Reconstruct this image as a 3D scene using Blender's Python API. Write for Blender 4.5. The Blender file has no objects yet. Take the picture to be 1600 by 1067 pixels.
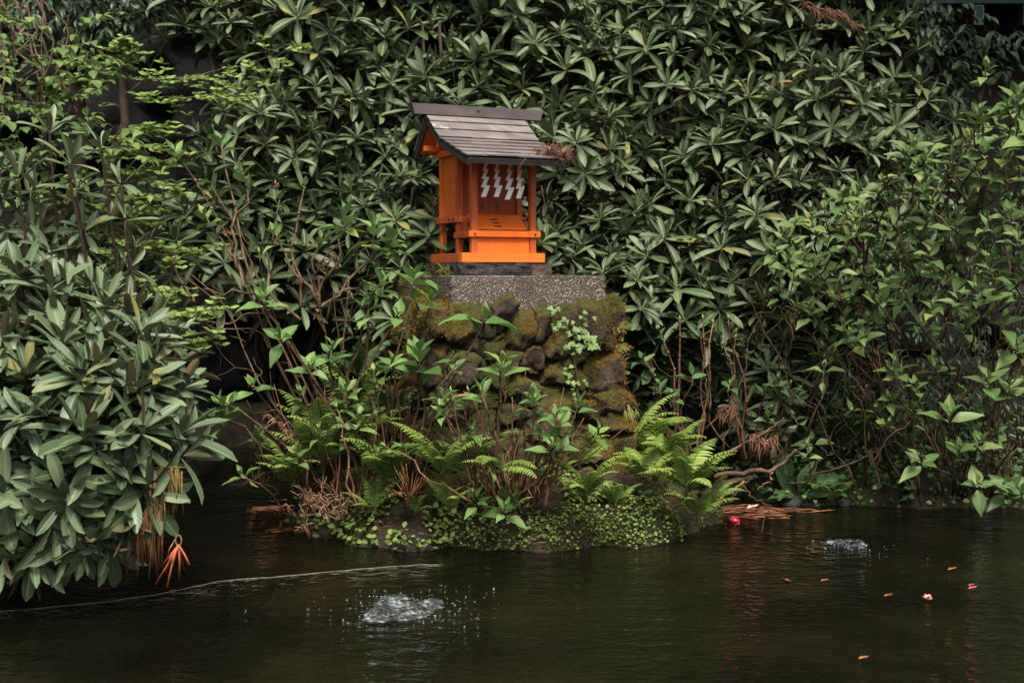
import bpy, bmesh, math, random
import numpy as np
from mathutils import Vector, Matrix, noise as mnoise
from mathutils.bvhtree import BVHTree

S = bpy.context.scene
COL = S.collection
R = math.radians

# ------------------------------------------------------------------ camera, sky, sun, exposure
CAM_H, PITCH, FPX = 1.40, 2.95, 2000.0
cd = bpy.data.cameras.new("camera"); cam = bpy.data.objects.new("camera", cd); COL.objects.link(cam)
cam.location = (0, 0, CAM_H); cam.rotation_euler = (R(90 - PITCH), 0, 0)
cd.sensor_width = 36; cd.lens = 45.0; cd.clip_start = 0.05; cd.clip_end = 400
cd.dof.use_dof = True; cd.dof.focus_distance = 7.1; cd.dof.aperture_fstop = 4.0
S.camera = cam

SUN_EL, SUN_AZ = 57, 168          # azimuth the light comes from, degrees clockwise from +Y
W = bpy.data.worlds.new("World"); S.world = W; W.use_nodes = True
wn = W.node_tree; wn.nodes.clear()
sky = wn.nodes.new("ShaderNodeTexSky"); sky.sky_type = 'NISHITA'; sky.sun_disc = False
sky.sun_elevation = R(SUN_EL); sky.sun_rotation = R(SUN_AZ); sky.air_density = 1.0; sky.dust_density = 4.0; sky.ozone_density = 0.6
bg = wn.nodes.new("ShaderNodeBackground"); bg.inputs[1].default_value = 0.05
wo = wn.nodes.new("ShaderNodeOutputWorld")
hs = wn.nodes.new('ShaderNodeHueSaturation'); hs.inputs['Saturation'].default_value = .18     # thin high cloud
wn.links.new(sky.outputs[0], hs.inputs['Color']); wn.links.new(hs.outputs[0], bg.inputs[0]); wn.links.new(bg.outputs[0], wo.inputs[0])
sd = bpy.data.lights.new("sun", 'SUN'); sun = bpy.data.objects.new("sun", sd); COL.objects.link(sun)
sd.energy = 1.5; sd.angle = R(24); sd.color = (1.0, 0.93, 0.80)
_e, _a = R(SUN_EL), R(SUN_AZ)
sun_dir = Vector((math.cos(_e) * math.sin(_a), math.cos(_e) * math.cos(_a), math.sin(_e)))
sun.rotation_euler = sun_dir.to_track_quat('Z', 'Y').to_euler()
S.view_settings.view_transform = 'Standard'; S.view_settings.look = 'None'
S.view_settings.exposure = 2.1; S.view_settings.gamma = 1.0; S.view_settings.use_curve_mapping = False
S.render.engine = 'CYCLES'
S.cycles.max_bounces = 6; S.cycles.diffuse_bounces = 3; S.cycles.glossy_bounces = 3; S.cycles.transmission_bounces = 3
S.cycles.caustics_reflective = False; S.cycles.caustics_refractive = False
S.cycles.use_denoising = True

CAMP = np.array([0, 0, CAM_H])
cp, sp_ = math.cos(R(PITCH)), math.sin(R(PITCH))
def at(px, py, Y):
    "point at depth Y that the photograph shows at pixel (px, py) of 1600x1067"
    x, y = (px - 800) / FPX, -(py - 533.5) / FPX
    d = np.array([x, cp + y * sp_, -sp_ + y * cp])
    return CAMP + d * (Y / d[1])
def proj(P):
    P = np.asarray(P, float) - CAMP
    f = P[..., 1] * cp - P[..., 2] * sp_; u = P[..., 1] * sp_ + P[..., 2] * cp
    return 800 + FPX * P[..., 0] / f, 533.5 - FPX * u / f, f

# ------------------------------------------------------------------ mesh helpers
def mesh_from(name, V, F, uv=None, rnd=None, smooth=True, mat=None):
    V = np.asarray(V, np.float32); me = bpy.data.meshes.new(name)
    if isinstance(F, np.ndarray):
        n = F.shape[1]; nf = len(F); loops = F.ravel().astype(np.int32)
        starts = (np.arange(nf) * n).astype(np.int32)
    else:
        cnt = np.array([len(f) for f in F]); nf = len(F)
        loops = np.array([i for f in F for i in f], np.int32); starts = np.concatenate([[0], np.cumsum(cnt)[:-1]]).astype(np.int32)
    me.vertices.add(len(V)); me.vertices.foreach_set("co", V.ravel())
    me.loops.add(len(loops)); me.loops.foreach_set("vertex_index", loops)
    me.polygons.add(nf); me.polygons.foreach_set("loop_start", starts)
    me.polygons.foreach_set("use_smooth", np.full(nf, smooth, bool))
    me.update(calc_edges=True)
    if uv is not None:
        l = me.uv_layers.new(name="UVMap"); l.data.foreach_set("uv", np.asarray(uv, np.float32)[loops].ravel())
    if rnd is not None:
        a = me.attributes.new("rnd", 'FLOAT', 'POINT'); a.data.foreach_set("value", np.asarray(rnd, np.float32))
    if mat is not None: me.materials.append(mat)
    me.validate()
    return me

class MB:
    "collects shapes for ONE mesh"
    def __init__(s): s.V, s.F, s.U, s.R, s.n = [], [], [], [], 0
    def add(s, V, F, uv=None, rnd=0.0):
        V = np.asarray(V, float).reshape(-1, 3)
        s.V.append(V); s.U.append(np.zeros((len(V), 2)) if uv is None else np.asarray(uv)); s.R.append(np.full(len(V), rnd))
        s.F += [tuple(int(i) + s.n for i in f) for f in F]; s.n += len(V)
    def tube(s, P, r, sides=6, rnd=0.0, cap=True):
        P = np.asarray(P, float); n = len(P); r = np.broadcast_to(np.asarray(r, float), (n,))
        T = np.gradient(P, axis=0); T /= np.linalg.norm(T, axis=1)[:, None] + 1e-9
        ref = np.array([0.31, 0.17, 0.93]) if abs(T[0] @ np.array([0.31, 0.17, 0.93])) < .9 else np.array([1., 0, 0])
        rings = []
        for i in range(n):
            a = np.cross(T[i], ref); a /= np.linalg.norm(a) + 1e-9; b = np.cross(T[i], a)
            ph = np.arange(sides) * 2 * math.pi / sides
            rings.append(P[i] + r[i] * (np.cos(ph)[:, None] * a + np.sin(ph)[:, None] * b))
        V = np.concatenate(rings); F = []
        for i in range(n - 1):
            for j in range(sides):
                k = (j + 1) % sides
                F.append((i * sides + j, i * sides + k, (i + 1) * sides + k, (i + 1) * sides + j))
        if cap: F += [tuple(range(sides))[::-1], tuple((n - 1) * sides + j for j in range(sides))]
        uv = np.stack([np.tile(np.arange(sides) / sides, n), np.repeat(np.linspace(0, 1, n), sides)], 1)
        s.add(V, F, uv, rnd)
    def box(s, lo, hi, M=None, rnd=0.0):
        lo, hi = np.asarray(lo, float), np.asarray(hi, float)
        V = np.array([[(lo, hi)[i][0], (lo, hi)[j][1], (lo, hi)[k][2]] for i in (0, 1) for j in (0, 1) for k in (0, 1)])
        if M is not None: V = V @ M[:3, :3].T + M[:3, 3]
        s.add(V, [(0, 1, 3, 2), (4, 6, 7, 5), (0, 4, 5, 1), (2, 3, 7, 6), (0, 2, 6, 4), (1, 5, 7, 3)], None, rnd)
    def mesh(s, name, mat, smooth=True):
        return mesh_from(name, np.concatenate(s.V), s.F, np.concatenate(s.U), np.concatenate(s.R), smooth, mat)

def link(name, data, parent=None, M=None, **props):
    o = bpy.data.objects.new(name, data); COL.objects.link(o)
    if parent is not None: o.parent = parent
    if M is not None: o.matrix_basis = Matrix(M)
    for k, v in props.items():
        if v: o[k] = v
    return o
def thing(name, label, cat, loc=(0, 0, 0), group=None, rz=0):
    o = link(name, None, label=label, category=cat, group=group)
    o.empty_display_size = .1; o.location = tuple(loc); o.rotation_euler = (0, 0, rz)
    return o
def single(name, mb, mat, label, cat, loc=(0, 0, 0), group=None, smooth=True, kind=None):
    o = link(name, mb.mesh(name, mat, smooth) if isinstance(mb, MB) else mb, label=label, category=cat, group=group, kind=kind)
    o.location = tuple(loc); return o
def box_part(name, parent, mat, lo, hi, bevel=.002, M=None, **props):
    bm = bmesh.new(); bmesh.ops.create_cube(bm, size=1)
    lo, hi = Vector(lo), Vector(hi); c = (lo + hi) / 2; d = hi - lo
    for v in bm.verts: v.co = Vector((v.co.x * d.x, v.co.y * d.y, v.co.z * d.z))
    if bevel: bmesh.ops.bevel(bm, geom=bm.edges[:], offset=bevel, segments=1, affect='EDGES', profile=.5)
    for v in bm.verts: v.co += c
    me = bpy.data.meshes.new(name); bm.to_mesh(me); bm.free(); me.materials.append(mat)
    return link(name, me, parent, M, **props)

# ------------------------------------------------------------------ materials
def new_mat(name):
    m = bpy.data.materials.new(name); m.use_nodes = True; nt = m.node_tree; nt.nodes.clear()
    out = nt.nodes.new("ShaderNodeOutputMaterial"); p = nt.nodes.new("ShaderNodeBsdfPrincipled")
    nt.links.new(p.outputs[0], out.inputs[0]); return m, nt, p, out
def N(nt, t, **kw):
    n = nt.nodes.new(t)
    for k, v in kw.items():
        if k.startswith("i"): n.inputs[int(k[1:])].default_value = v
        else: setattr(n, k, v)
    return n
def math_n(nt, op, a, b=None, clamp=False):
    n = nt.nodes.new("ShaderNodeMath"); n.operation = op; n.use_clamp = clamp
    for i, x in enumerate((a, b)):
        if x is None: continue
        if isinstance(x, (int, float)): n.inputs[i].default_value = x
        else: nt.links.new(x, n.inputs[i])
    return n.outputs[0]
def mixc(nt, f, a, b, blend='MIX'):
    n = nt.nodes.new("ShaderNodeMix"); n.data_type = 'RGBA'; n.blend_type = blend
    if isinstance(f, (int, float)): n.inputs[0].default_value = f
    else: nt.links.new(f, n.inputs[0])
    for i, x in ((6, a), (7, b)):
        if isinstance(x, tuple): n.inputs[i].default_value = (*x, 1)
        else: nt.links.new(x, n.inputs[i])
    return n.outputs[2]
def ramp(nt, fac, stops):
    n = nt.nodes.new("ShaderNodeValToRGB"); cr = n.color_ramp
    while len(cr.elements) < len(stops): cr.elements.new(.5)
    for e, (p, c) in zip(cr.elements, stops): e.position = p; e.color = (*c, 1) if isinstance(c, tuple) else (c, c, c, 1)
    nt.links.new(fac, n.inputs[0]); return n.outputs[0]
def noise_n(nt, scale, detail=4, rough=.6, vec=None, stretch=None, obj=False):
    n = nt.nodes.new("ShaderNodeTexNoise"); n.inputs["Scale"].default_value = scale; n.inputs["Detail"].default_value = detail; n.inputs["Roughness"].default_value = rough
    if vec is None:
        vec = (nt.nodes.new("ShaderNodeTexCoord").outputs["Object"] if obj else nt.nodes.new("ShaderNodeNewGeometry").outputs["Position"])
    if stretch:
        mp = nt.nodes.new("ShaderNodeMapping"); mp.inputs["Scale"].default_value = stretch; nt.links.new(vec, mp.inputs[0]); vec = mp.outputs[0]
    nt.links.new(vec, n.inputs["Vector"]); return n.outputs["Fac"]
def bump(nt, p, h, strength=.3, dist=.01):
    b = nt.nodes.new("ShaderNodeBump"); b.inputs["Strength"].default_value = strength; b.inputs["Distance"].default_value = dist
    nt.links.new(h, b.inputs["Height"]); nt.links.new(b.outputs[0], p.inputs["Normal"])
def rnd_n(nt):
    a = nt.nodes.new("ShaderNodeAttribute"); a.attribute_name = "rnd"
    o = nt.nodes.new("ShaderNodeObjectInfo")
    return math_n(nt, 'FRACT', math_n(nt, 'ADD', a.outputs["Fac"], o.outputs["Random"]))

def leaf_mat(name, dark, mid, light, under, rough=.42, trans=.12, rib=(.12, .16, .07), ribw=.035, spots=.25, odd=None, veins=14, spec=.3):
    m, nt, p, out = new_mat(name); L = nt.links
    r = rnd_n(nt)
    stops = [(0, dark), (.5, mid), (.93, light)]
    if odd: stops += [(.955, light), (.98, odd)]
    col = ramp(nt, r, stops)
    uv = nt.nodes.new("ShaderNodeUVMap"); sx = nt.nodes.new("ShaderNodeSeparateXYZ"); L.new(uv.outputs[0], sx.inputs[0])
    au = math_n(nt, 'ABSOLUTE', math_n(nt, 'SUBTRACT', sx.outputs[0], .5))
    nz = noise_n(nt, 38, 3, .6)
    col = mixc(nt, math_n(nt, 'MULTIPLY', math_n(nt, 'SUBTRACT', nz, .35, True), spots * 3, True), col, dark)
    # side veins run forward from the midrib
    vv = math_n(nt, 'SINE', math_n(nt, 'MULTIPLY', math_n(nt, 'SUBTRACT', sx.outputs[1], math_n(nt, 'MULTIPLY', au, .35)), veins * 6.283))
    vm = math_n(nt, 'MULTIPLY', math_n(nt, 'SUBTRACT', vv, .55, True), .55)
    col = mixc(nt, vm, col, light)
    ribm = nt.nodes.new("ShaderNodeMapRange"); ribm.interpolation_type = 'SMOOTHSTEP'
    L.new(au, ribm.inputs[0]); ribm.inputs[1].default_value = ribw; ribm.inputs[2].default_value = ribw * .35; ribm.inputs[3].default_value = 0; ribm.inputs[4].default_value = .9
    col = mixc(nt, ribm.outputs[0], col, rib)
    col = mixc(nt, math_n(nt, 'MULTIPLY', math_n(nt, 'SUBTRACT', .13, sx.outputs[1], True), 9, True), col, rib)
    geo = nt.nodes.new("ShaderNodeNewGeometry")
    col2 = mixc(nt, geo.outputs["Backfacing"], col, mixc(nt, math_n(nt, 'MULTIPLY', r, .5), under, light))
    L.new(col2, p.inputs["Base Color"])
    ro = math_n(nt, 'ADD', math_n(nt, 'MULTIPLY', geo.outputs["Backfacing"], .25), math_n(nt, 'ADD', rough - .08, math_n(nt, 'MULTIPLY', nz, .16)))
    L.new(ro, p.inputs["Roughness"]); p.inputs["Specular IOR Level"].default_value = spec
    bump(nt, p, math_n(nt, 'ADD', math_n(nt, 'MULTIPLY', vv, -.4), math_n(nt, 'MULTIPLY', ribm.outputs[0], -1.6)), .35, .0015)
    if trans:
        t = nt.nodes.new("ShaderNodeBsdfTranslucent"); L.new(mixc(nt, .5, col, light), t.inputs[0])
        mx = nt.nodes.new("ShaderNodeMixShader"); mx.inputs[0].default_value = trans
        L.new(p.outputs[0], mx.inputs[1]); L.new(t.outputs[0], mx.inputs[2]); L.new(mx.outputs[0], out.inputs[0])
    return m
def rough_mat(name, stops, scale=12, rough=.85, bs=.6, bd=.01, stretch=None, obj=False, spec=.3, detail=6, extra=None, rnd=0.0):
    m, nt, p, out = new_mat(name)
    n = noise_n(nt, scale, detail, .65, None, stretch, obj)
    if rnd: n = math_n(nt, 'ADD', n, math_n(nt, 'MULTIPLY', math_n(nt, 'SUBTRACT', rnd_n(nt), .5), rnd))
    col = ramp(nt, n, stops)
    if extra: col = extra(nt, col)
    nt.links.new(col, p.inputs["Base Color"]); p.inputs["Roughness"].default_value = rough; p.inputs["Specular IOR Level"].default_value = spec
    bump(nt, p, noise_n(nt, scale * 3, 5, .7, None, stretch, obj), bs, bd)
    return m

M = {}
M['rhodo'] = leaf_mat('rhododendron_leaf', (.038, .064, .024), (.068, .106, .042), (.125, .165, .074), (.085, .085, .050), .48, .15, (.20, .24, .12), .075, .2, (.22, .20, .05), 12, .42)
M['rhodo_b'] = leaf_mat('brown_backed_leaf', (.042, .072, .030), (.076, .120, .054), (.140, .190, .098), (.12, .072, .034), .42, .10, (.20, .24, .13), .075, .2, (.20, .18, .05), 12, .42)
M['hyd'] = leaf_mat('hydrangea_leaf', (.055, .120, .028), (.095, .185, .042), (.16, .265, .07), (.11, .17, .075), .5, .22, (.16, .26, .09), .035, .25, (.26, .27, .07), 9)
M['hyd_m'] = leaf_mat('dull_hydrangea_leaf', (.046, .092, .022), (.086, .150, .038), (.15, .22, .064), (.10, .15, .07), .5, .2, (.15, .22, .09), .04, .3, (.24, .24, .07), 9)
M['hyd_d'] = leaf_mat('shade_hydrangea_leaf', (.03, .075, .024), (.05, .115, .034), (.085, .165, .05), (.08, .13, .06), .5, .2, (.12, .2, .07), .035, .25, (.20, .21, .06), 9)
M['small'] = leaf_mat('small_bright_leaf', (.11, .17, .035), (.17, .25, .05), (.25, .34, .08), (.13, .19, .07), .5, .28, (.2, .3, .09), .05, .15, None, 5)
M['vine'] = leaf_mat('vine_leaf', (.06, .115, .028), (.10, .165, .04), (.16, .23, .06), (.12, .17, .07), .5, .25, (.18, .26, .08), .04, .2, (.22, .22, .06), 6)
M['fern'] = leaf_mat('fern_pinna', (.10, .165, .024), (.175, .265, .042), (.27, .36, .08), (.13, .22, .06), .5, .3, (.16, .26, .06), .05, .2, (.28, .26, .05), 4)
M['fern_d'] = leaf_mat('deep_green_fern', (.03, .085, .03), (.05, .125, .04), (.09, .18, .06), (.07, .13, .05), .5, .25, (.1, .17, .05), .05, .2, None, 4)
M['glossy'] = leaf_mat('glossy_evergreen_leaf', (.02, .04, .022), (.035, .065, .032), (.06, .10, .05), (.06, .085, .045), .3, .05, (.08, .12, .06), .04, .2, None, 8)
M['cover'] = leaf_mat('ground_cover_leaf', (.06, .10, .020), (.12, .18, .034), (.21, .28, .055), (.1, .15, .05), .5, .25, (.14, .22, .06), .06, .2, (.26, .26, .06), 4)
M['ivy'] = leaf_mat('ivy_leaf', (.055, .11, .022), (.10, .17, .034), (.16, .24, .06), (.12, .17, .05), .55, .2, (.24, .32, .14), .05, .15, None, 5)
M['dead'] = leaf_mat('dead_leaf', (.10, .05, .025), (.20, .10, .045), (.32, .20, .10), (.22, .13, .07), .7, .1, (.3, .2, .1), .04, .3, None, 8)
M['bark'] = rough_mat('brown_twig', [(.25, (.028, .015, .009)), (.5, (.075, .042, .024)), (.75, (.17, .11, .065))], 30, .75, .5, .004, (1, 1, .5), rnd=.25)
M['bark_d'] = rough_mat('dark_bark', [(.3, (.02, .013, .009)), (.6, (.05, .032, .02)), (.8, (.09, .06, .04))], 22, .85, .6, .006)
M['twig_r'] = rough_mat('red_brown_twig', [(.3, (.06, .025, .014)), (.6, (.17, .075, .042)), (.8, (.30, .165, .095))], 26, .7, .4, .003, rnd=.3)
M['frondstalk'] = rough_mat('fern_stalk', [(.3, (.06, .05, .016)), (.7, (.14, .12, .035))], 30, .7, .2, .002)
M['bud'] = rough_mat('leaf_bud', [(.3, (.14, .19, .05)), (.7, (.26, .30, .10))], 40, .6, .2, .002)
M['dryflower'] = rough_mat('dried_flower', [(.3, (.10, .045, .025)), (.6, (.24, .12, .07)), (.8, (.55, .38, .24))], 60, .85, .3, .003, rnd=.4)
M['soil'] = rough_mat('wet_soil', [(.25, (.007, .005, .003)), (.5, (.017, .011, .007)), (.75, (.045, .023, .013))], 9, .75, .9, .03, extra=lambda nt, c: mixc(nt, math_n(nt, 'MULTIPLY', math_n(nt, 'SUBTRACT', noise_n(nt, 4, 6, .7), .47, True), 5, True), c, (.035, .05, .012)))

# ------------------------------------------------------------------ terrain, pond, cliff
rng = np.random.default_rng(7)
def fbm(x, y, z=0.0, s=1.0): return mnoise.fractal(Vector((x * s, y * s, z)), 1.0, 2.0, 4)
def smooth(e0, e1, x):
    t = np.clip((x - e0) / (e1 - e0), 0, 1); return t * t * (3 - 2 * t)
def back_edge(x):
    return np.interp(x, [-30, -2.2, -1.2, -.65, -.35, 1.25, 1.55, 1.9, 3.2, 5, 30], [10.4, 10.4, 10.3, 9.6, 8.45, 8.25, 7.95, 7.72, 7.62, 6.6, 3])
def land(s, edge, slope):
    return np.where(s > 0, edge * (1 - np.exp(-np.maximum(s, 0) / .07)) + slope * np.maximum(s, 0), np.maximum(-.7, s * 1.6))
def height(x, y):
    x = np.asarray(x, float); y = np.asarray(y, float)
    w = .05 * np.sin(x * 9 + y * 3) + .04 * np.sin(x * 17 - y * 11) + .03 * np.sin(y * 23 + x * 5)
    ex = np.abs((x + .06) / 1.20); ey = np.abs((y - 7.32) / .86)
    isl = land((1 - (ex ** 2.3 + ey ** 2.3) ** (1 / 2.3)) * .9 + w * .8, .13, .38)
    isl = np.minimum(isl, .34 + w)
    s = y - back_edge(x) + w
    bk = np.minimum(land(s, .12, .35), .12 + .30 * s) + np.clip(s - .9, 0, 22) * .55
    lf = land(np.minimum(-2.25 - x + w, y - 4.7), .12, .25); lf = np.minimum(lf, 1.0)
    nr = land(2.1 - y + w, .1, .02); nr = np.minimum(nr, .1)
    return np.maximum.reduce([isl, bk, lf, nr, np.full_like(x, -.7)])
def H(x, y): return float(height(np.array([x]), np.array([y]))[0])

gx = np.concatenate([np.linspace(-120, -5, 24), np.linspace(-4.9, 5, 150), np.linspace(5.1, 120, 24)])
gy = np.concatenate([np.linspace(-90, 0, 16), np.linspace(.2, 4.5, 14), np.linspace(4.55, 11.5, 130), np.linspace(11.8, 150, 34)])
XX, YY = np.meshgrid(gx, gy); ZZ = height(XX, YY)
bumps = np.array([[fbm(x, y, 0, 5.0) for x in gx] for y in gy]) * .035
ZZ = ZZ + np.where(np.abs(XX) < 6, bumps, 0)
nx, ny = len(gx), len(gy)
idx = np.arange(nx * ny).reshape(ny, nx)
Fq = np.stack([idx[:-1, :-1], idx[:-1, 1:], idx[1:, 1:], idx[1:, :-1]], -1).reshape(-1, 4)
g = link("ground", mesh_from("ground", np.stack([XX, YY, ZZ], -1).reshape(-1, 3), Fq, mat=M['soil']), kind='structure', label='dark wet earth of the pond bed, islet and banks', category='ground')

# pond water, rippled by two bubblers
B1, B2 = at(625, 952, 5.36), at(1320, 852, 6.63)
m, nt, p, out = new_mat("pond_water"); L = nt.links
pos = nt.nodes.new("ShaderNodeNewGeometry").outputs["Position"]
n1 = noise_n(nt, 11, 3, .55, pos, (.7, 1, 1)); n2 = noise_n(nt, 34, 2, .5, pos, (.55, 1, 1)); n3 = noise_n(nt, 3.2, 2, .5, pos, (1, .7, 1))
hsum = math_n(nt, 'ADD', math_n(nt, 'ADD', math_n(nt, 'MULTIPLY', n1, .8), math_n(nt, 'MULTIPLY', n2, .26)), math_n(nt, 'MULTIPLY', n3, .8))
for B, amp, k in ((B1, .07, 61.), (B2, .045, 80.)):
    d = nt.nodes.new("ShaderNodeVectorMath"); d.operation = 'DISTANCE'; L.new(pos, d.inputs[0]); d.inputs[1].default_value = (B[0], B[1], 0)
    dist = math_n(nt, 'ADD', d.outputs["Value"], math_n(nt, 'MULTIPLY', n3, .35))
    ring = math_n(nt, 'MULTIPLY', math_n(nt, 'SINE', math_n(nt, 'MULTIPLY', dist, k)), math_n(nt, 'POWER', 2.718, math_n(nt, 'MULTIPLY', d.outputs["Value"], -1.5)))
    hsum = math_n(nt, 'ADD', hsum, math_n(nt, 'MULTIPLY', ring, amp))
calm = ramp(nt, noise_n(nt, .8, 3, .6, pos), [(.36, .55), (.62, 1.0)])
hsum = math_n(nt, 'MULTIPLY', hsum, calm)
bump(nt, p, hsum, .9, .030)
murk = ramp(nt, noise_n(nt, .9, 3, .6, pos), [(.3, (.0012, .0016, .0008)), (.5, (.0036, .0036, .0016)), (.68, (.0085, .0072, .003))])
L.new(murk, p.inputs["Base Color"]); p.inputs["Roughness"].default_value = .04; p.inputs["IOR"].default_value = 1.33
wx = np.linspace(-9, 9, 60); wy = np.linspace(1.6, 12.2, 60); WX, WY = np.meshgrid(wx, wy)
idx = np.arange(3600).reshape(60, 60); Fq = np.stack([idx[:-1, :-1], idx[:-1, 1:], idx[1:, 1:], idx[1:, :-1]], -1).reshape(-1, 4)
link("pond_water", mesh_from("pond_water", np.stack([WX, WY, WX * 0], -1).reshape(-1, 3), Fq, mat=m), kind='structure', label='dark green brown rippled water of the garden pond', category='water')

# wet rock cliff behind, with a thread of falling water
M['cliff'] = rough_mat("wet_black_rock", [(.3, (.002, .002, .002)), (.6, (.005, .0055, .006)), (.8, (.014, .015, .014))], 4, .85, 1., .06, (1, 1, .5), spec=.12)
cx_ = np.linspace(-5.5, .6, 70); cz_ = np.linspace(-.4, 4.6, 60)
CX, CZ = np.meshgrid(cx_, cz_)
CY = np.array([[10.75 + .55 * abs(fbm(x, z, 3.1, 1.1)) + .18 * fbm(x, z, 8.1, 4.) + .10 * (z) + .12 * abs(x + 2.2) for x in cx_] for z in cz_])
idx = np.arange(70 * 60).reshape(60, 70); Fq = np.stack([idx[:-1, :-1], idx[:-1, 1:], idx[1:, 1:], idx[1:, :-1]], -1).reshape(-1, 4)
link("rock_cliff", mesh_from("rock_cliff", np.stack([CX, CY, CZ], -1).reshape(-1, 3), Fq, mat=M['cliff']), kind='structure', label='black wet rock face at the back of the pond', category='cliff')
m, nt, p, out = new_mat("falling_water"); p.inputs["Base Color"].default_value = (.10, .12, .13, 1); p.inputs["Roughness"].default_value = .3; M['fall'] = m
mb = MB()
for k in range(16):
    px = rng.choice([207, 345, 352, 400, 405, 262]) + rng.normal(0, 5); y0 = rng.uniform(330, 560); n = 7
    P = np.array([at(px + rng.normal(0, 1.2), y0 + i * rng.uniform(6, 12), 10.4) for i in range(n)])
    mb.tube(P, .002, 4)
single("waterfall", mb, M['fall'], "thin white threads of water trickling down the black rock", "waterfall")

# ------------------------------------------------------------------ stone pedestal
A = R(25); ax = np.array([math.cos(A), math.sin(A), 0]); ay = np.array([-math.sin(A), math.cos(A), 0])
P0 = at(705, 432, 7.0); P0[2] = 0
SW, SD = .97, .98
def to_w(l): return P0 + l[0] * ax + l[1] * ay + np.array([0, 0, l[2]])

def moss_extra(th, up=.25):
    def f(nt, c):
        geo = nt.nodes.new("ShaderNodeNewGeometry"); sx = nt.nodes.new("ShaderNodeSeparateXYZ"); nt.links.new(geo.outputs["Normal"], sx.inputs[0])
        n = noise_n(nt, 3.4, 6, .7); n2 = noise_n(nt, 2.1, 3, .6); n3 = noise_n(nt, 60, 3, .7)
        f_ = math_n(nt, 'MULTIPLY', math_n(nt, 'SUBTRACT', math_n(nt, 'ADD', n, math_n(nt, 'MULTIPLY', sx.outputs[2], up)), th, True), 7, True)
        mc = ramp(nt, n2, [(.34, (.040, .046, .007)), (.5, (.085, .075, .009)), (.62, (.16, .068, .009)), (.75, (.10, .08, .011))])
        mc = mixc(nt, math_n(nt, 'MULTIPLY', n3, .7), mc, (.025, .026, .006))
        return mixc(nt, f_, c, mc)
    return f
M['lava'] = rough_mat("mossy_lava_stone", [(.28, (.010, .007, .005)), (.5, (.042, .027, .019)), (.66, (.085, .056, .044)), (.8, (.17, .125, .105))], 13, .9, 1., .03, extra=moss_extra(.45, .30), rnd=.22)
M['mortar'] = rough_mat("dark_mortar", [(.3, (.012, .009, .007)), (.7, (.045, .032, .024))], 14, .9, 1., .02, extra=moss_extra(.62))

ped = thing("stone_pedestal", "tall mossy pedestal of rough lava stones capped by a pebbly concrete slab", "pedestal", P0, rz=A)
def blob(center, rad, seed, rot=0.0, sub=3, amp=.30):
    bm = bmesh.new(); bmesh.ops.create_icosphere(bm, subdivisions=sub, radius=1)
    V = np.array([v.co[:] for v in bm.verts]); F = np.array([[v.index for v in f.verts] for f in bm.faces]); bm.free()
    rs = np.random.default_rng(int(seed * 1000) % 100000); s = np.sign(V) * np.abs(V) ** .8
    for _k in range(9):
        nn_ = rs.normal(0, 1, 3); nn_ /= np.linalg.norm(nn_); over = np.maximum(s @ nn_ - rs.uniform(.58, .88), 0); s = s - over[:, None] * nn_ * .92
    s = s * 1.12                                # boxier than a ball
    d = np.array([1 + amp * mnoise.fractal(Vector(v * 1.1) + Vector((seed * 3.7, seed, 0)), 1., 2., 3) + .13 * mnoise.fractal(Vector(v * 4.0) + Vector((seed, 0, 5)), .8, 2., 4) for v in V])
    V = s * d[:, None]; V = np.clip(V, -.9 - .1 * np.abs(V), .9 + .1 * np.abs(V)) * np.array(rad) * 1.04
    c, s_ = math.cos(rot), math.sin(rot)
    V = V @ np.array([[c, 0, -s_], [0, 1, 0], [s_, 0, c]])
    return V + np.array(center), F
stone_V, stone_N = [], []
def stone(center, rad, seed, rot=0., label=None):
    V, F = blob((0, 0, 0), rad, seed, rot)
    me = mesh_from("stone", V, np.array(F), mat=M['lava'])
    o = link("stone", me, ped, label=label); o.location = center
    stone_V.append((V + np.array(center), np.array(F)))
seed = 1
def face_off(z): return (1.21 - z) * .09 + (.05 if z < .6 else 0) + (.06 if z < .4 else 0)
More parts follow.
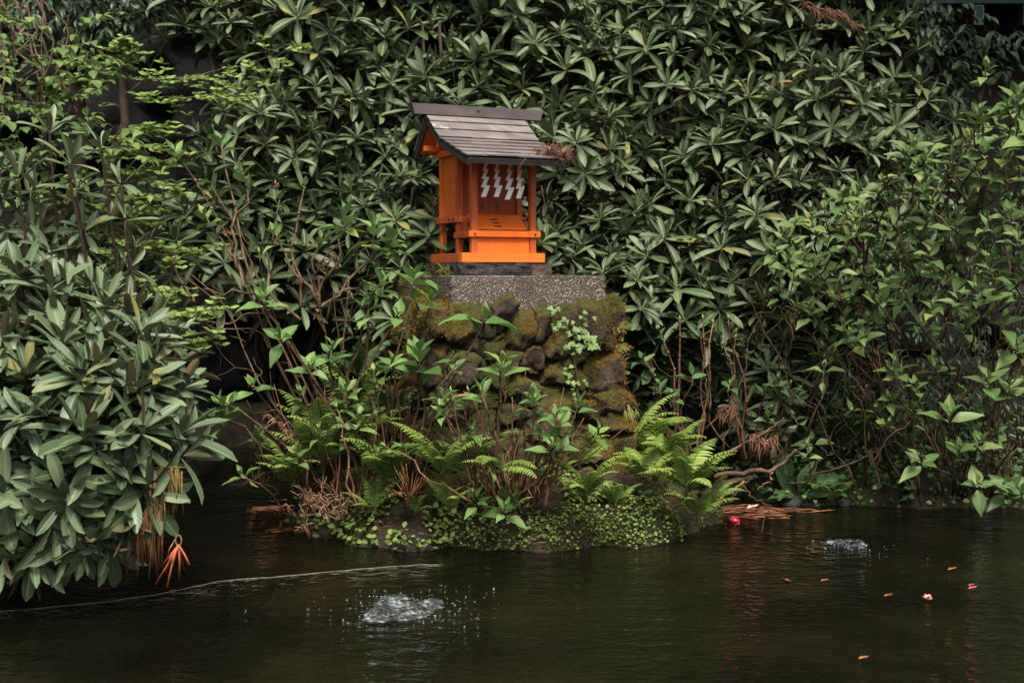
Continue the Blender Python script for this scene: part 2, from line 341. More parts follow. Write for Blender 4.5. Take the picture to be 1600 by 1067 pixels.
for face, L1, nst in (('front', SW, 27), ('side', SD, 20), ('east', SD, 20)):
    best = []
    for _ in range(3000):                                            # seeds spread unevenly over the face
        q = (rng.uniform(-.05, L1 + .05), rng.uniform(.16, 1.17)); need = rng.uniform(.11, .25)
        if all(math.hypot(q[0] - o[0], (q[1] - o[1]) * 1.15) > min(need, o[2]) for o in best): best.append((*q, need))
    ss = np.array([(a_, b_) for a_, b_, _ in best])
    gu, gz = np.meshgrid(np.linspace(-.12, L1 + .12, 110), np.linspace(.08, 1.235, 110)); own_ = np.argmin((gu[..., None] - ss[:, 0]) ** 2 + ((gz[..., None] - ss[:, 1]) * 1.12) ** 2, -1)
    for i_ in range(len(ss)):
        mk = own_ == i_
        if mk.sum() < 20: continue
        cu, cz2 = gu[mk].mean(), gz[mk].mean(); du, dz_ = gu[mk] - cu, gz[mk] - cz2
        cov = np.cov(np.stack([du, dz_])); ev_, evec = np.linalg.eigh(cov); ang = math.atan2(evec[1, 1], evec[0, 1]); ra, rb_ = 2.0 * math.sqrt(ev_[1]) * 1.06, 2.0 * math.sqrt(ev_[0]) * 1.06
        ang = (ang + math.pi / 2) % math.pi - math.pi / 2
        off = face_off(cz2); d = .12 + rng.uniform(-.02, .03); pr = rng.uniform(-.02, .035)
        V, F = blob((0, 0, 0), (ra, d, rb_), seed, -ang, 4)
        if face == 'front': ctr = (cu, -off + .085 - pr, cz2)
        elif face == 'side': V = V @ np.array([[0, -1, 0], [1, 0, 0], [0, 0, 1]]).T; ctr = (-off + .075 - pr, cu, cz2)
        else: V = V @ np.array([[0, -1, 0], [1, 0, 0], [0, 0, 1]]).T; ctr = (SW + off - .085 + pr, cu, cz2)
        o = link("stone", mesh_from("stone", V, F, mat=M['lava']), ped); o.location = ctr; stone_V.append((V + np.array(ctr), np.array(F))); seed += 1
for (x, y, z, r) in ((SW + .2, -.02, .22, .17), (SW + .1, -.16, .27, .12), (.30, -.30, .22, .13), (-.12, -.2, .22, .13), (.62, -.27, .2, .11), (SW + .3, .2, .2, .13)):
    stone((x, y, z), (r, r * .8, r * .75), seed, rng.uniform(-.4, .4)); seed += 1
box_part("core", ped, M['mortar'], (.035, .035, -.1), (SW - .035, SD - .03, 1.205), .01)

# pebbly concrete cap, its lower edge ragged with mortar
m, nt, p, out = new_mat("exposed_aggregate"); L = nt.links
tc = nt.nodes.new("ShaderNodeTexCoord").outputs["Object"]
vo = nt.nodes.new("ShaderNodeTexVoronoi"); vo.inputs["Scale"].default_value = 130; L.new(tc, vo.inputs["Vector"])
sx = nt.nodes.new("ShaderNodeSeparateColor"); L.new(vo.outputs["Color"], sx.inputs[0])
peb = ramp(nt, sx.outputs[0], [(.1, (.045, .035, .028)), (.5, (.12, .088, .066)), (.82, (.21, .165, .13)), (.97, (.40, .35, .31))])
gap = math_n(nt, 'MULTIPLY', math_n(nt, 'SUBTRACT', vo.outputs["Distance"], .42, True), 3, True)
col = mixc(nt, gap, peb, (.05, .04, .033))
big = noise_n(nt, 5, 5, .65, tc); col = mixc(nt, math_n(nt, 'MULTIPLY', math_n(nt, 'SUBTRACT', big, .45, True), 2.2, True), col, (.075, .05, .04))
sz = nt.nodes.new("ShaderNodeSeparateXYZ"); L.new(tc, sz.inputs[0])
low = math_n(nt, 'MULTIPLY', math_n(nt, 'SUBTRACT', 1.215, sz.outputs[2], True), 45, True)
col = mixc(nt, math_n(nt, 'MULTIPLY', low, .7), col, (.40, .37, .34))
lefty = math_n(nt, 'MULTIPLY', math_n(nt, 'SUBTRACT', sz.outputs[1], .06, True), 9, True)
lm = math_n(nt, 'MULTIPLY', lefty, math_n(nt, 'MULTIPLY', math_n(nt, 'SUBTRACT', noise_n(nt, 9, 5, .7, tc), .36, True), 6, True))
col = mixc(nt, lm, col, (.07, .055, .015))
st_ = noise_n(nt, 7, 5, .7, tc, (1, 1, .18)); col = mixc(nt, math_n(nt, 'MULTIPLY', math_n(nt, 'SUBTRACT', st_, .50, True), 4.5, True), col, (.045, .034, .024))
li = noise_n(nt, 14, 4, .7, tc); col = mixc(nt, math_n(nt, 'MULTIPLY', math_n(nt, 'SUBTRACT', li, .63, True), 7, True), col, (.075, .085, .03))
L.new(col, p.inputs["Base Color"]); p.inputs["Roughness"].default_value = .85
bump(nt, p, math_n(nt, 'SUBTRACT', 1.0, vo.outputs["Distance"]), .9, .006); M['aggregate'] = m
bm = bmesh.new(); bmesh.ops.create_cube(bm, size=1)
bmesh.ops.subdivide_edges(bm, edges=bm.edges[:], cuts=23, use_grid_fill=True)
for v in bm.verts:
    x, y, z = (v.co.x + .5) * SW, (v.co.y + .5) * SD, v.co.z
    n = mnoise.fractal(Vector((x * 9, y * 9, z)), 1., 2., 4); n2 = mnoise.noise(Vector((x * 26, y * 26, z * 9 + 4)))
    zz = 1.215 + (z + .5) * .185
    if z < -.49: zz += -.012 + .022 * n - (.03 * max(0, math.sin(x * 7.3 + .4)) ** 3 if y < .2 else 0)
    ed = max(0, n2) * .012 * (1 if (abs(v.co.x) > .47) + (abs(v.co.y) > .47) + (z > .47) >= 2 else .25)
    v.co = Vector((x - ed * math.copysign(1, v.co.x) + .003 * n, y - ed * math.copysign(1, v.co.y) + .004 * n, zz - (ed if z > .45 else 0)))
bmesh.ops.bevel(bm, geom=[e for e in bm.edges if len(e.link_faces) == 2 and e.calc_face_angle(0) > 1.0], offset=.006, segments=2, affect='EDGES')
me = bpy.data.meshes.new("cap_slab"); bm.to_mesh(me); bm.free(); me.materials.append(M['aggregate']); link("cap_slab", me, ped)

# dark plinth course between slab and shrine
M['plinth'] = rough_mat("split_black_stone", [(.3, (.012, .012, .014)), (.55, (.04, .04, .044)), (.75, (.11, .105, .10))], 18, .8, 1., .02, obj=True)
M['plinth_b'] = rough_mat("brown_stone", [(.3, (.04, .028, .022)), (.6, (.10, .07, .055)), (.8, (.16, .12, .09))], 18, .85, 1., .015, obj=True)
M['plinth_m'] = rough_mat("mossy_stone", [(.3, (.02, .02, .008)), (.5, (.06, .055, .015)), (.7, (.10, .07, .03)), (.85, (.12, .11, .03))], 16, .9, 1., .02, obj=True)
OX, OY, OZ = .17, .25, 1.473
pl = thing("stone_plinth", "low course of rough black stones under the orange shrine", "plinth", to_w((OX, OY, 1.402)), rz=A)
def rough_block(name, parent, lo, hi, mat, seed, amp=.008, **props):
    bm = bmesh.new(); bmesh.ops.create_cube(bm, size=1); bmesh.ops.subdivide_edges(bm, edges=bm.edges[:], cuts=7, use_grid_fill=True)
    lo, hi = np.array(lo), np.array(hi)
    for v in bm.verts:
        c = lo + (np.array(v.co[:]) + .5) * (hi - lo)
        k = amp * mnoise.fractal(Vector(c * 22) + Vector((seed, 0, 0)), 1., 2., 4); k2 = amp * mnoise.noise(Vector(c * 30) + Vector((0, seed, 9)))
        v.co = Vector(c + np.array([k * .6, k, k2 * .35]))
    me = bpy.data.meshes.new(name); bm.to_mesh(me); bm.free(); me.materials.append(mat)
    return link(name, me, parent, **props)
rough_block("stone", pl, (-.012, .0, 0), (.44, .25, .071), M['plinth'], 1, .014)
rough_block("stone", pl, (.446, .01, 0), (.575, .3, .069), M['plinth_b'], 2, .006, label="brown end stone of the plinth")
rough_block("stone", pl, (-.016, .255, 0), (.25, .54, .070), M['plinth_m'], 3, .012, label="moss covered side stone of the plinth")
rough_block("stone", pl, (.256, .305, 0), (.56, .54, .070), M['plinth_m'], 4, .012)

# ------------------------------------------------------------------ the shrine
def paint(name, c, worn, dark):
    m, nt, p, out = new_mat(name); L = nt.links
    tc = nt.nodes.new("ShaderNodeTexCoord").outputs["Object"]
    g1 = noise_n(nt, 10, 5, .65, tc, (1, 1, .35)); g2 = noise_n(nt, 55, 4, .7, tc, (.35, 1, 1))
    col = mixc(nt, math_n(nt, 'MULTIPLY', math_n(nt, 'SUBTRACT', g1, .40, True), 3.2, True), c, worn)
    g3 = noise_n(nt, 26, 6, .75, tc, (1, 1, .22)); col = mixc(nt, math_n(nt, 'MULTIPLY', math_n(nt, 'SUBTRACT', g3, .54, True), 3.4, True), col, dark)
    col = mixc(nt, math_n(nt, 'MULTIPLY', math_n(nt, 'SUBTRACT', noise_n(nt, 90, 3, .7, tc), .68, True), 9, True), col, (.13, .07, .045))
    col = mixc(nt, math_n(nt, 'MULTIPLY', math_n(nt, 'SUBTRACT', g2, .60, True), 4, True), col, dark)
    L.new(col, p.inputs["Base Color"]); p.inputs["Roughness"].default_value = .5; p.inputs["Specular IOR Level"].default_value = .35
    bump(nt, p, g2, .25, .002); return m
M['verm'] = paint("vermilion_paint", (.84, .170, .016), (.70, .135, .016), (.40, .09, .02))
M['verm_old'] = paint("faded_vermilion_paint", (.50, .10, .022), (.34, .075, .024), (.17, .05, .025))
M['verm_wall'] = paint("wall_vermilion_paint", (.72, .15, .013), (.56, .12, .012), (.33, .07, .014))
M['door'] = paint("dark_orange_door", (.36, .07, .012), (.26, .05, .012), (.16, .04, .012))
M['iron'] = rough_mat("dark_iron", [(.3, (.03, .022, .02)), (.7, (.09, .06, .05))], 40, .5, .2, .001)
def shingle_mat(name, stain):
    def ex(nt, c):
        w = noise_n(nt, 34, 4, .7); c = mixc(nt, math_n(nt, 'MULTIPLY', math_n(nt, 'SUBTRACT', w, .64, True), 5, True), c, (.30, .27, .25))
        if stain:
            s = noise_n(nt, 21, 3, .6, None, (1, 1, .5)); c = mixc(nt, math_n(nt, 'MULTIPLY', math_n(nt, 'SUBTRACT', s, .55, True), 9, True), c, (.42, .42, .41))
        return c
    return rough_mat(name, [(.25, (.085, .069, .068)), (.5, (.15, .124, .12)), (.75, (.22, .19, .18))], 16, .6, .4, .003, (.3, 1, 1), extra=ex, rnd=.14, spec=.4)
M['shingle'] = shingle_mat("grey_brown_shingle", False); M['shingle_s'] = shingle_mat("white_stained_shingle", True)
M['dkwood'] = rough_mat("black_brown_wood", [(.3, (.016, .014, .014)), (.7, (.045, .038, .036))], 18, .6, .3, .003, (.3, 1, 1))
M['ridge'] = rough_mat("ridge_board_wood", [(.3, (.060, .046, .046)), (.7, (.105, .084, .082))], 14, .6, .3, .003, (.25, 1, 1))
sh = thing("wooden_shrine", "small vermilion wooden shrine with a grey shingle roof on the stone pedestal", "shrine", to_w((OX, OY, OZ)), rz=A)
B = lambda n, m_, lo, hi, b=.002, **k: box_part(n, sh, M[m_], lo, hi, b, **k)
B("base_board", 'verm', (0, 0, .002), (.526, .05, .056))
B("base_board", 'verm_old', (.002, .052, .001), (.05, .50, .054), label="brown weathered side board of the base")
B("base_board", 'verm_old', (.476, .052, .001), (.524, .50, .054))
B("base_board", 'verm_old', (.052, .452, .001), (.474, .50, .054))
# porch
for x in (.072, .446):
    B("post", 'verm_old', (x, .03, .056), (x + .038, .066, .60))
B("front_panel", 'verm', (.112, .040, .057), (.444, .052, .148))
B("front_rail", 'verm', (.05, .014, .148), (.506, .029, .184))
for x in (.085, .47): 
    mb = MB(); mb.tube([(x, .016, .166), (x, .007, .166)], [.006, .005], 8); link("bolt", mb.mesh("bolt", M['iron']), sh)
B("side_rail", 'verm_old', (.054, .031, .145), (.069, .26, .178))
B("side_rail", 'verm_old', (.487, .031, .145), (.502, .26, .178))
Mx = Matrix.Translation((0, .068, .186)) @ Matrix.Rotation(R(36), 4, 'X')
for k in range(4):
    box_part("step_plank", sh, M['verm'], (.112, k * .039 + .0008, 0), (.444, (k + 1) * .039 - .0008, .012), .0015, Mx)
for k in range(3):
    mb = MB(); V = []
    for t in np.linspace(0, 2 * math.pi, 18, endpoint=False): V.append((.027 * math.copysign(abs(math.cos(t)) ** .7, math.cos(t)), .0066 * math.sin(t), .0))
    V2 = [(a, b, .003) for a, b, c in V]
    mb.add(V + V2, [tuple(range(18, 36))] + [(i, (i + 1) % 18, 18 + (i + 1) % 18, 18 + i) for i in range(18)])
    link("slot", mb.mesh("slot", M['iron'], False), sh, Mx @ Matrix.Translation((.262, .028 + k * .036, .0117)))
# stepped stringers beside the stair
for x in (.078, .450):
    mb = MB()
    for k in range(4): mb.box((x, .075 + k * .036, .150 + k * .028), (x + .022, .2 + .02, .178 + k * .028))
    link("stair_stringer", mb.mesh("stair_stringer", M['verm_old'], False), sh)
# body
for x in (.058, .442):
    B("post", 'verm_old', (x, .205, .056), (x + .036, .241, .66)); B("post", 'verm_wall', (x, .462, .056), (x + .036, .498, .66))
B("floor_beam", 'verm_old', (.038, .19, .236), (.058, .51, .276)); B("floor_beam", 'verm_old', (.478, .19, .236), (.498, .51, .276))
B("floor_beam", 'verm', (.060, .184, .238), (.476, .203, .274))
B("floor", 'verm_old', (.060, .205, .250), (.476, .50, .262))
for y in (.222, .285, .50):
    mb = MB(); mb.tube([(.039, y, .256), (.030, y, .256)], [.006, .005], 8); link("bolt", mb.mesh("bolt", M['iron']), sh)
mb = MB(); mb.tube([(.474, .19, .256), (.474, .178, .256)], [.006, .005], 8); link("bolt", mb.mesh("bolt", M['iron']), sh)
B("side_wall", 'verm_wall', (.072, .242, .277), (.084, .461, .70)); B("side_wall", 'verm_wall', (.452, .242, .277), (.464, .461, .70))
B("back_wall", 'verm_wall', (.085, .474, .277), (.451, .486, .70))
for x0, x1 in ((.096, .267), (.269, .440)):
    d = B("door", 'door', (x0, .222, .277), (x1, .234, .585))
    xm = x1 - .045 if x0 < .2 else x0 + .045
    box_part("handle", d, M['iron'], (xm - .006, .216, .315), (xm + .006, .2215, .352), .001)
B("door_beam", 'verm_old', (.096, .212, .587), (.440, .24, .64))
B("porch_beam", 'verm_old', (.03, .034, .602), (.506, .062, .632))
B("eave_beam", 'verm', (-.05, .236, .668), (.54, .268, .70)); B("eave_beam", 'verm', (-.05, .452, .668), (.54, .484, .70))
B("tie_beam", 'verm', (.040, .242, .632), (.056, .50, .668)); B("tie_beam", 'verm', (.480, .242, .632), (.496, .50, .668))
B("rafter_beam", 'verm_old', (.076, .066, .606), (.098, .205, .636)); B("rafter_beam", 'verm_old', (.452, .066, .606), (.474, .205, .636))
# roof: an angled front slope, a short back slope
RX0, RX1 = -.068, .562
prof = [(-.245, .574), (.165, .712), (.38, .870), (.575, .665)]
def slope(q0, q1, x0, x1, t0, t1, ext=0):
    "box lying along a roof slope, from thickness t0 to t1 above its line"
    (y0, z0), (y1, z1) = q0, q1; L_ = math.hypot(y1 - y0, z1 - z0); dy, dz = (y1 - y0) / L_, (z1 - z0) / L_; nyy, nz = -dz, dy
    if nz < 0: nyy, nz = -nyy, -nz
    V = []
    for x in (x0, x1):
        for (u, t) in ((0, t0), (L_ + ext, t0), (L_ + ext, t1), (0, t1)): V.append((x, y0 + dy * u + nyy * t, z0 + dz * u + nz * t))
    return V, [(0, 1, 2, 3), (7, 6, 5, 4), (0, 4, 5, 1), (1, 5, 6, 2), (2, 6, 7, 3), (3, 7, 4, 0)]
mb = MB()
for i in range(3): mb.add(*slope(prof[i], prof[i + 1], RX0 + .002, RX1 - .002, -.012, -.002))
roof = link("roof", mb.mesh("roof", M['dkwood'], False), sh)
mb = MB()
for i in range(3):
    a, b = np.array(prof[i]), np.array(prof[i + 1]); s0, s1 = (.05, 0.) if i == 0 else ((0., .0) if i == 1 else (0, .05))
    mb.add(*slope(tuple(a + (b - a) * s0), tuple(a + (b - a) * (1 - s1)), RX0 + .018, RX1 - .018, -.026, -.0135))
link("soffit", mb.mesh("soffit", M['verm'], False), roof)
for x in (RX0, RX1 - .014):
    for i in range(3):
        mb = MB(); mb.add(*slope(prof[i], prof[i + 1], x, x + .014, -.040, -.0125)); link("bargeboard", mb.mesh("bargeboard", M['dkwood'], False), roof)
mb = MB(); mb.add(*slope(prof[0], (prof[0][0] + .012, prof[0][1] + .004), RX0 + .015, RX1 - .015, -.034, -.013)); link("eave_board", mb.mesh("eave_board", M['dkwood'], False), roof)
# gable infill
for x in (.040, .486):
    mb = MB(); mb.add([(x, .20, .69), (x, .505, .69), (x, .38, .838), (x, .215, .712), (x + .01, .20, .69), (x + .01, .505, .69), (x + .01, .38, .838), (x + .01, .215, .712)],
                      [(0, 1, 2, 3), (7, 6, 5, 4), (0, 4, 5, 1), (1, 5, 6, 2), (2, 6, 7, 3), (3, 7, 4, 0)])
    link("gable_board", mb.mesh("gable_board", M['verm_wall'], False), roof)
def courses(q0, q1, n, zoff, stain_row=None, flip=False):
    a, b = np.array(q0), np.array(q1)
    for r in range(n):
        p_, q_ = a + (b - a) * (r / n), a + (b - a) * min(1.0, (r + 1.12) / n)
        cuts = [RX0 - .006]
        x = RX0 + rng.uniform(.10, .22)
        while x < RX1 - .08: cuts.append(x); x += rng.uniform(.11, .26)
        cuts.append(RX1 + .006)
        for i in range(len(cuts) - 1):
            V, F = slope(tuple(p_), tuple(q_), cuts[i] + .0007, cuts[i + 1] - .0007, 0, .008)
            V = np.array(V); lift = .011 + rng.uniform(-.0012, .0022)
            V[[0, 3, 4, 7], 2] += lift; V[[1, 2, 5, 6], 2] += .0015
            mb = MB(); mb.add(V, F); st = stain_row == r and i == 0
            link("shingle", mb.mesh("shingle", M['shingle_s' if st else 'shingle'], False), roof, label="shingle with white stains" if st else None)
courses(prof[0], prof[1], 5, 0); courses(prof[1], (prof[2][0] - .004, prof[2][1] - .003), 3, 0, 1)
courses(prof[3], (prof[2][0] + .004, prof[2][1] - .003), 4, 0)
mb = MB(); y0, y1, z0, z1 = .355, .405, .874, .936
V = [(-.150, y0, z0), (.672, y0, z0), (.690, y0, z1), (-.168, y0, z1), (-.150, y1, z0), (.672, y1, z0), (.690, y1, z1), (-.168, y1, z1)]
mb.add(V, [(0, 1, 2, 3), (7, 6, 5, 4), (0, 4, 5, 1), (1, 5, 6, 2), (2, 6, 7, 3), (3, 7, 4, 0)])
rb = link("ridge_board", mb.mesh("ridge_board", M['ridge'], False), roof)
for x in (.255,):
    mb = MB(); mb.tube([(x, y0 - .001, .912), (x, y0 - .007, .912)], [.007, .006], 8); link("bolt", mb.mesh("bolt", M['iron']), rb)

def to_s(l): return to_w((OX + l[0], OY + l[1], OZ + l[2]))
# straw-thin cord and four folded paper streamers
M['paper'] = rough_mat("white_paper", [(.3, (.84, .84, .84)), (.7, (.9, .9, .9))], 20, .7, .1, .001)
m = M['paper']
mb = MB(); mb.tube([to_s((.09 + .37 * t, .018, (.582) - .010 * math.sin(math.pi * t))) for t in np.linspace(0, 1, 12)], .0035, 6)
single("shrine_cord", mb, rough_mat("pale_cord", [(.3, (.3, .26, .18)), (.7, (.5, .44, .32))], 80, .9, .3, .002), "thin pale cord strung under the eave of the shrine", "cord")
marks = ["first paper streamer beside the near porch post", "short second streamer, one in from the near porch post", "long third streamer hanging lowest of the four", "fourth streamer beside the far porch post, overlapping the third"]
for k, (x, ln) in enumerate(((.158, 1.0), (.228, 1.0), (.312, 1.07), (.372, 1.03))):
    mb = MB(); z = 0.; xo = 0.; yo = 0.
    for i in range(4):
        w = (.0095, .0125, .0155, .0185)[i]; h = (.054, .056, .060, .066)[i] * ln; sl = -.42 * h
        V = [(xo - w * .6, yo, z), (xo + w, yo - .004, z), (xo + w + sl, yo - .007, z - h), (xo - w * .6 + sl, yo - .003, z - h)]
        V2 = [(a, b + .0008, c) for a, b, c in V]
        mb.add(V + V2, [(0, 1, 2, 3), (7, 6, 5, 4), (0, 4, 5, 1), (1, 5, 6, 2), (2, 6, 7, 3), (3, 7, 4, 0)])
        z -= h * .80; xo += sl * .8 + w * 1.45; yo -= .006
    o = single("paper_streamer", mb, M['paper'], "white zigzag " + marks[k], "paper streamer", to_s((x, .008, .578)), "zigzag paper streamers on the shrine cord", False)
    o.rotation_euler = (R(rng.uniform(-4, 4)), 0, A + R(rng.uniform(-14, 8)))

# ------------------------------------------------------------------ leaves and plants
rng = np.random.default_rng(11)
def unit(v): v = np.asarray(v, float); return v / (np.linalg.norm(v) + 1e-9)
def leaf_tmpl(ratio=.24, prof='rhodo', n=5, c=4, curl=.25, fold=.18, wave=.0, twist=.0, serr=0.):
    v = np.linspace(0, 1, n + 1); u = np.linspace(-1, 1, c + 1)
    if prof == 'rhodo': w = np.interp(v, [0, .08, .2, .4, .62, .8, .92, 1], [.1, .26, .56, .88, 1, .9, .6, .1])
    elif prof == 'ovate': w = np.array([.08, .62, 1, .93, .66, .32, .03]) if n == 6 else np.interp(v, [0, .17, .4, .55, .75, .9, 1], [.06, .7, 1, .93, .6, .25, .02])
    elif prof == 'pinna': w = np.interp(v, [0, .15, .5, .85, 1], [.8, 1, .85, .45, .05])
    else: w = np.interp(v, [0, .2, .5, .8, 1], [.1, .8, 1, .7, .05])
    w = np.maximum(w, .03) * ratio / 2
    ang = -curl * 1.6 * v ** 1.3
    dv = np.diff(v, prepend=0); y = np.cumsum(dv * np.cos(ang)); z = np.cumsum(dv * np.sin(ang))
    V, U = [], []
    for i in range(n + 1):
        for uu in u:
            zz = fold * abs(uu) * w[i] + wave * ratio * math.sin(v[i] * 13 + uu * 2.2) * abs(uu)
            V.append((uu * w[i] + twist * v[i] ** 2, y[i] - zz * math.sin(ang[i]), z[i] + zz * math.cos(ang[i]))); U.append(((uu + 1) / 2, v[i]))
    idx = np.arange((n + 1) * (c + 1)).reshape(n + 1, c + 1)
    F = np.stack([idx[:-1, :-1], idx[:-1, 1:], idx[1:, 1:], idx[1:, :-1]], -1).reshape(-1, 4)
    pr = [idx[0, 0], idx[0, c], idx[n // 2, c], idx[n // 2, 0], idx[n, c], idx[n, 0]]
    return np.array(V), F, np.array(U), pr
def variants(k, **kw):
    out = []
    for i in range(k):
        q = dict(kw); q['curl'] = kw.get('curl', .25) + rng.uniform(-.22, .28); q['fold'] = kw.get('fold', .2) + rng.uniform(-.12, .3)
        q['twist'] = rng.uniform(-.08, .08); q['ratio'] = kw.get('ratio', .24) * rng.uniform(.86, 1.14); out.append(leaf_tmpl(**q))
    return out
T_RL = variants(10, ratio=.25, prof='rhodo', n=7, wave=.02, curl=.06, fold=.34)
T_RH = variants(10, ratio=.265, prof='rhodo', n=7, wave=.02, curl=.16, fold=.36)
T_HY = variants(8, ratio=.50, prof='ovate', n=6, wave=.035, curl=.2, fold=.32)
T_SM = variants(4, ratio=.5, prof='ell', n=3, c=2, curl=.2)
T_VI = variants(5, ratio=.8, prof='ovate', n=4, c=2, curl=.3, fold=.25)
T_GL = variants(5, ratio=.34, prof='ovate', n=4, c=2, curl=.35, fold=.3)
T_GC = variants(4, ratio=.85, prof='ell', n=3, c=2, curl=.25)
T_BR = variants(4, ratio=.36, prof='ovate', n=6, curl=.5, fold=.3, wave=.03)
def ivy_tmpl():
    o = [(0, 0), (.12, -.1), (.5, -.02), (.30, .30), (.42, .58), (.17, .62), (0, 1.0), (-.17, .62), (-.42, .58), (-.30, .30), (-.5, -.02), (-.12, -.1)]
    V = [(0, .35, .04)] + [(x, y, -.05 * abs(x) - .06 * y) for x, y in o]
    F = np.array([(0, 1 + i, 1 + (i + 1) % 12) for i in range(12)]); U = np.array([(.5, .35)] + [(.5 + x, y) for x, y in o])
    return np.array(V), F, U, [2, 11, 5, 9, 7, 7]
T_IV = [ivy_tmpl()]

PLANTS = []
class Plant:
    def __init__(s, name, label, cat, loc, mat, tm, group=None, leaf='leaf', cap=300, single=True):
        s.root = thing(name, label, cat, loc, group); s.loc = np.asarray(loc, float); s.mat = mat; s.tm = tm; s.leaf = leaf; s.cap = cap
        s.M = []; s.T = []; PLANTS.append(s)
    def add(s, pos, d, n, L, wid=1.0):
        d = unit(d); n = np.asarray(n, float); n = unit(n - d * (n @ d)); x = np.cross(d, n)
        m = np.eye(4); m[:3, 0] = x * L * wid; m[:3, 1] = d * L; m[:3, 2] = n * L; m[:3, 3] = pos
        s.M.append(m); s.T.append(int(rng.integers(len(s.tm))))
    def part(s, name, mb, mat, **k):
        mb.V = [v - s.loc for v in mb.V]; return link(name, mb.mesh(name, mat), s.root, **k)
def basis(a):
    a = unit(a); e1 = unit(np.cross(a, (0.21, .93, .3))); return a, e1, np.cross(a, e1)
def whorl(P, pos, axis, n, L, spread=(22, 98), wid=1.0):
    a, e1, e2 = basis(axis); ph = rng.uniform(0, 6.28)
    for i in range(n):
        t = i / max(1, n - 1); ph += 2.39996 + rng.normal(0, .12)
        th = R(spread[0] + (spread[1] - spread[0]) * t ** .8 + rng.normal(0, 7)); dr = math.cos(ph) * e1 + math.sin(ph) * e2
        d = math.cos(th) * a + math.sin(th) * dr
        l = L * (.66 + .40 * t) * rng.uniform(.78, 1.12)
        P.add(pos + a * (.035 * (1 - t)) * L * 4 + dr * .006, d + np.array([0, 0, -.10 * t]), a - dr * .05 + rng.normal(0, .09, 3), l, wid)
def inside(px, py, poly):
    c = False; j = len(poly) - 1
    for i in range(len(poly)):
        (x1, y1), (x2, y2) = poly[i], poly[j]
        if (y1 > py) != (y2 > py) and px < (x2 - x1) * (py - y1) / (y2 - y1) + x1: c = not c
        j = i
    return c
def clump(P, c, r, md, L, n=(8, 13), up=1.0, facing=-.25, depth=.5, twigs=None, spread=(22, 98), lean=(0, 0, 0)):
    "whorls over the sunny and near side of a rounded clump of branches"
    pts = []; tocam = unit(CAMP - c)
    for _ in range(260):
        q = unit(rng.normal(0, 1, 3))
        if q @ tocam < facing and q[2] < .3: continue
        if q[2] < -.75: continue
        p = c + q * r * (1 - depth * rng.random() ** 2.2 * .6)
        if any(np.linalg.norm(p - o) < md for o in pts): continue
        pts.append(p)
        whorl(P, p, unit(q * .8 + np.array([0, 0, up]) + np.array(lean) + rng.normal(0, .18, 3)), int(rng.integers(*n)), L * rng.uniform(.85, 1.12), spread)
        if twigs is not None: twigs.tube([p, (p * .6 + c * .4) - [0, 0, .05], c - np.array([0, 0, .08])], [.004, .006, .009], 4, rng.random())

# ---- wood added round the pond, mostly out of view, to block low sky
def wood(n):
    P = []
    while len(P) < n:
        k = rng.random()
        if k < .62:
            a = rng.uniform(0, 6.28); r = rng.uniform(9.5, 14); x, y = r * math.sin(a), 5 + r * math.cos(a); z = rng.uniform(.3, 8.5 if y > 2 else 3.5)
            if y > 10: z = z + (y - 10) * .5 + 1.0
            if math.sin(a * 7 + z) * .5 + .55 < rng.random() * .6: continue
        else:
            c, r = (((4.5, 8.2, 5.1), (1.8, 2.3, 1.3)), ((-6.2, 9.6, 5.8), (1.6, 1.8, 1.2)), ((-5.2, 4.5, 5.2), (1.8, 2.2, 1.3)), ((5.8, 4.2, 5.0), (1.8, 2.2, 1.4)))[int(rng.integers(4))]  # overhead crowns added out of frame to darken the corners
            q = rng.normal(0, 1, 3); q *= rng.random() ** .33 / np.linalg.norm(q); x, y, z = np.array(c) + q * r
        P.append((x, y, z))
    return np.array(P)
_p = wood(30000); _n = len(_p); _d = rng.normal(0, 1, (_n, 3)); _d[:, 2] -= .5; _d /= np.linalg.norm(_d, axis=1)[:, None]; _x = np.cross(_d, rng.normal(0, 1, (_n, 3))); _x /= np.linalg.norm(_x, axis=1)[:, None]; _l = rng.uniform(.12, .30, _n)[:, None]
_V = np.stack([_p, _p + _d * _l * .5 + _x * _l * .26, _p + _d * _l, _p + _d * _l * .5 - _x * _l * .26], 1).reshape(-1, 3)
link("added_shade_wood", mesh_from("added_shade_wood", _V, np.arange(4 * _n).reshape(_n, 4), np.tile([(.5, 0), (1, .5), (.5, 1), (0, .5)], (_n, 1)), np.repeat(rng.random(_n), 4), True, M['glossy']), kind='stuff', label='added evergreen wood round the pond, mostly out of view, blocking low sky', category='wood')

# ---- rhododendrons behind the shrine
wall = [(262, -90), (292, 60), (400, 130), (352, 200), (325, 300), (285, 420), (430, 455), (560, 470), (700, 600), (950, 680), (1230, 650), (1275, 500), (1420, 430), (1440, 120), (1400, 40), (1340, -90)]
seeds = [(400, 120), (450, 350), (700, 60), (980, 170), (1260, 190), (1090, 500), (690, 380)]
lab = ["broad rhododendron with dark green whorls at the upper edge behind the pale sprays",
       "rhododendron behind the bare brown hydrangea stems beside the shrine",
       "rhododendron with long pale green leaves rising above the shrine roof",
       "dense grey-green rhododendron just beyond the needle heap on the roof corner",
       "large grey-green rhododendron with narrow leaves below the teal eaves",
       "low shaded deep green rhododendron beside the mossy flank of the pedestal",
       "dark rhododendron close behind the orange wall of the shrine"]
RH = [Plant("rhododendron", lab[i], "shrub", np.array(at(s[0], 560, 8.9)) * [1, 1, 0] + [0, 0, .4], M['rhodo'], T_RH, "rhododendrons on the bank behind the shrine") for i, s in enumerate(seeds)]
TW = [MB() for _ in seeds]
